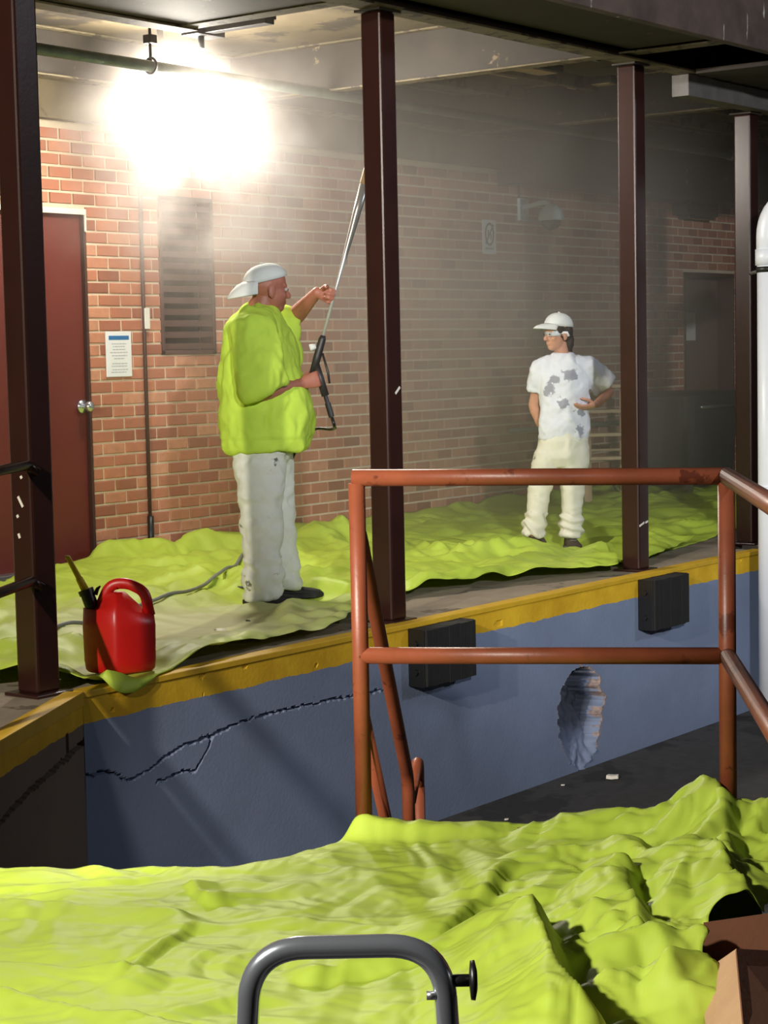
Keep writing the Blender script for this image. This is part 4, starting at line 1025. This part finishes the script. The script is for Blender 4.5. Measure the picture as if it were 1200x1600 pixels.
# ---------------------------------------------------------------- spray gun and lance (held)
gun = empty('spray_gun', tuple(man.location), CAMR, 'pressure washer gun with long bright lance held by the worker in neon', 'spray gun')
bm = bmesh.new(); tube(bm, [lp(-.10), lp(.0), lp(.10), lp(.12)], [.019, .022, .020, .014], 14); ell(bm, lp(-.10), (.022,)*3, seg=12); obj('gun_body', bm, M_gun, gun, True)
bm = bmesh.new(); tube(bm, [lp(-.04), KR0, KR0 - GAX*.10], [(.022, .017), (.020, .016), (.021, .016)], 14); obj('grip', bm, M_gun, gun, True)
bm = bmesh.new(); e0 = KR0 - GAX*.09
tube(bm, [e0, e0 - GAX*.05, e0 - GAX*.05, e0 - GAX*.13], [.012, .012, .016, .016], 12); obj('hose_fitting', bm, M_black, gun, smooth=None)
bm = bmesh.new(); tube(bm, [lp(.03) + Vector((.02, 0, -.01)), KR0 + Vector((.043, 0, .03)), KR0 + Vector((.05, 0, -.03))], [.006, .007, .006], 8); obj('trigger', bm, M_gun, gun, True)
bm = bmesh.new(); tube(bm, [lp(.08), lp(.42), lp(.56), lp(.80), lp(.98)], [.0085, .0085, .013, .0225, .026], 14); obj('lance', bm, M_lance, gun, True)
bm = bmesh.new(); tube(bm, [lp(.96), lp(.97), lp(1.06), lp(1.10)], [.026, .028, .027, .016], 14); obj('nozzle', bm, M_wood, gun, True)
bm = bmesh.new(); tube(bm, [lp(.02) + Vector((-.045, 0, .03)), lp(.05) + Vector((-.02, 0, .01))], [.020, .015], 10); obj('end_plug', bm, M_cap, gun, True)
# the supply hose hangs from the gun fitting to the floor behind the legs
e1 = e0 - GAX*.13
bm = bmesh.new(); tube(bm, smoothpath([e1, e1 - GAX*.05, (.33, .14, .93), (.18, .28, .90), (.03, .32, .60), (-.03, .30, .20), (-.06, .30, .05), (-.25, .32, .035)], 8), .009, 10)
hz = tag(obj('supply_hose', bm, M_black, None, True), 'black hose hanging from the spray gun down behind the worker', 'hose'); hz.location = man.location; hz.rotation_euler = (0, 0, CAMR)

# ---------------------------------------------------------------- worker in white
wom = empty('person', (10.98, 6.95, 0.02), CAMR, 'worker in white tee and cap standing with hands on hips', 'person')
bm = bmesh.new(); hc = Vector((.030, -.01, 1.452)); HR = frame((-.86, -.50, -.06))
head(bm, hc, HR, .97, .92)
tube(bm, [(.062, .015, 1.24), (.058, .012, 1.31), (.045, .0, 1.40)], [(.062, .060), (.050, .049), (.048, .047)], 16)
shl, el2 = Vector((.205, .01, 1.235)), Vector((.375, .06, 1.055)); shr, er2 = Vector((-.065, .02, 1.235)), Vector((-.128, .10, .975))
dW = Vector((-.93, -.30, -.20)); sW = Vector((.16, -.85, .35)); sW = (sW - dW*sW.dot(dW)/dW.length_squared).normalized(); pW = Vector((-.2, .5, .3)); pW = dW.normalized().cross(sW)
if pW.y < 0: pW = -pW
K1 = Vector((.190, -.118, .955))
wL = hand(bm, K1, dW, sW, pW, .95, (.25, .35, .3), .3)
dW2 = Vector((.65, .55, -.5)).normalized(); sW2 = Vector((-.3, -.3, -.75)); sW2 = (sW2 - dW2*sW2.dot(dW2)).normalized(); pW2 = dW2.cross(sW2)
if pW2.y > 0: pW2 = -pW2
K2 = Vector((-.03, .175, .80)); wR = hand(bm, K2, dW2, sW2, pW2, .95, (.3, .4, .3), .3)
for a, b, w_ in ((shl, el2, wL), (shr, er2, wR)):
    tube(bm, [a, a.lerp(b, .5), b], [.048, .043, .036], 14); ell(bm, b, (.037,)*3)
    tube(bm, [b, b.lerp(w_, .3), b.lerp(w_, .75), w_], [.036, .039, .029, .025], 14); ell(bm, w_, (.025,)*3)
hrings(bm, [(.07, .01, .72, .13, .10), (.07, .01, .95, .115, .09), (.07, .01, 1.15, .13, .10), (.066, .012, 1.28, .07, .07)])
for s, a, b in ((-1, (.0, .0, .74), (-.165, -.03, .09)), (1, (.135, .0, .74), (.095, -.01, .09))):
    a, b = Vector(a), Vector(b); tube(bm, [a, a.lerp(b, .5), b], [.075, .05, .034], 12)
fuse('body', bm, 0.0055, M_skin, wom, 2)
eyes(hc, HR, .97, wom)
bm = bmesh.new(); ell(bm, hc + HR @ Vector((-.030, 0, .012)), (.082, .080, .082), HR)
ell(bm, hc + HR @ Vector((-.072, 0, -.055)), (.040, .062, .075), HR); ell(bm, hc + HR @ Vector((-.080, 0, -.115)), (.024, .036, .05), HR)
for s in (1, -1): ell(bm, hc + HR @ Vector((.018, s*.070, .028)), (.030, .010, .030), HR)
fuse('hair', bm, .006, M_hair, wom, 2, fold(26, .003, 4))
# safety glasses
gl = None
bm = bmesh.new(); tp = [hc + HR @ Vector((.092*cos(a) - .002, .076*sin(a), .004))*.97 for a in [-1.25 + 2.5*k/16 for k in range(17)]]
tube(bm, tp, [(.018, .003)]*17, 8, up=(0, 0, 1)); gl = obj('safety_glasses', bm, M_glass, wom, True)
for s in (1, -1):
    bm = bmesh.new(); tube(bm, [hc + HR @ Vector((.026, s*.072, .006))*.97, hc + HR @ Vector((-.020, s*.088, .004))*.97, hc + HR @ Vector((-.030, s*.090, -.022))*.97], [(.009, .004)]*3, 8, up=(0, 0, 1)); obj('temple', bm, M_sign, gl, True)
bm = bmesh.new()
hrings(bm, [(.062, .005, .742, .150, .115), (.064, .005, .75, .162, .125), (.066, .005, .85, .162, .122), (.070, .008, .95, .158, .118), (.070, .008, 1.08, .166, .118), (.070, .01, 1.17, .168, .112), (.070, .012, 1.235, .150, .095), (.066, .014, 1.285, .095, .075), (.062, .014, 1.315, .062, .058)], 34, 2.3)
tube(bm, [(.15, .01, 1.235), (.215, .012, 1.225), (.29, .03, 1.155), (.345, .045, 1.095), (.350, .046, 1.09)], [(.070, .070), (.076, .078), (.080, .085), (.082, .090), (.072, .08)], 18, up=(0, 1, 0))
tube(bm, [(-.01, .012, 1.235), (-.075, .018, 1.215), (-.105, .04, 1.12), (-.112, .055, 1.075), (-.113, .056, 1.07)], [(.07, .07), (.072, .072), (.070, .066), (.070, .062), (.06, .055)], 18, up=(0, 1, 0))
fuse('shirt', bm, 0.0095, M_tee, wom, 4, lambda c: fold(7, .016, 5, (1, 1, .7))(c) + fold(16, .006, 2)(c))
bm = bmesh.new()
hrings(bm, [(.055, .0, .56, .11, .085), (.056, 0, .62, .165, .115), (.060, 0, .70, .168, .12), (.064, 0, .80, .150, .11)], 30, 2.3)
tube(bm, [(-.01, 0, .70), (-.060, 0, .58), (-.105, -.005, .40), (-.125, -.01, .26), (-.145, -.02, .16), (-.155, -.025, .095)], [(.098, .105), (.092, .098), (.076, .08), (.067, .072), (.078, .08), (.072, .076)], 20, up=(1, 0, 0))
tube(bm, [(.128, 0, .70), (.130, 0, .58), (.118, 0, .40), (.112, 0, .26), (.106, -.005, .15), (.102, -.008, .085)], [(.105, .105), (.100, .10), (.078, .08), (.068, .072), (.082, .082), (.074, .076)], 20, up=(1, 0, 0))
def cuff(c): return fold(9, .009, 2, (1, 1, 1.2))(c) + (.009*sin(c.z*85 + 30*c.x + 5*noise.noise((c.x*9, c.y*9, c.z*6))) if c.z < .25 else 0)
fuse('trousers', bm, 0.0095, M_pants2, wom, 3, cuff)
shoe(wom, (-.070, .0, .0), (-1, -.28, 0), .25, .10, .095, M_boot, (-.150, -.022, .11))
shoe(wom, (.092, .06, .0), (.14, -1, 0), .25, .10, .095, M_boot, (.10, .0, .11))
cap('cap', hc + Vector((0, 0, .016)), HR @ Matrix.Rotation(radians(-7), 3, 'Y'), .95, M_cap, wom, 1, .035)

# ================================================================== MIST under the canopy
k = NT('spray_mist'); k.n.remove(k.b)
g = k.new('ShaderNodeNewGeometry'); P = g.outputs['Position']
def blob(c, r):
    mp = k.new('ShaderNodeMapping', vector_type='POINT'); k.link(P, mp.inputs[0])
    mp.inputs['Location'].default_value = [-c[i]/r[i] for i in range(3)]; mp.inputs['Scale'].default_value = [1/q for q in r]
    l = k.new('ShaderNodeVectorMath', operation='LENGTH'); k.link(mp.outputs[0], l.inputs[0])
    t = k.math('SUBTRACT', 1.0, l.outputs['Value'], clamp=True)
    return k.math('MULTIPLY', t, t)
n1 = k.ramp(k.noise(2.3, 5, 0.62, P), 0.42, 0.64); n2 = k.ramp(k.noise(0.8, 2, 0.5, P), 0.25, 0.75)
lampc = k.math('MULTIPLY', blob((8.93, 8.44, 2.97), (.88, .50, .53)), 2.4)
cloud = k.math('MULTIPLY', k.math('MULTIPLY', blob((9.3, 8.4, 2.50), (1.8, 0.9, 1.15)), n1), 3.6)
plume = k.math('MULTIPLY', k.math('MULTIPLY', blob((11.8, 8.0, 1.9), (4.6, 2.4, 3.4)), k.math('ADD', k.math('MULTIPLY', n2, 0.7), 0.45)), 0.72)
dens = k.math('ADD', k.math('ADD', lampc, cloud), plume)
vs = k.new('ShaderNodeVolumeScatter'); vs.inputs['Color'].default_value = (0.96, 0.88, 0.81, 1); vs.inputs['Anisotropy'].default_value = 0.25
k.link(dens, vs.inputs['Density']); k.link(vs.outputs[0], k.out.inputs['Volume'])
bm = bmesh.new(); box(bm, (7.3, 5.98, 0.03), (17.6, 9.12, 3.40))
tag(obj('spray_mist', bm, k.m), 'pale spray mist hanging under the canopy round the floodlight', 'mist', kind='stuff')
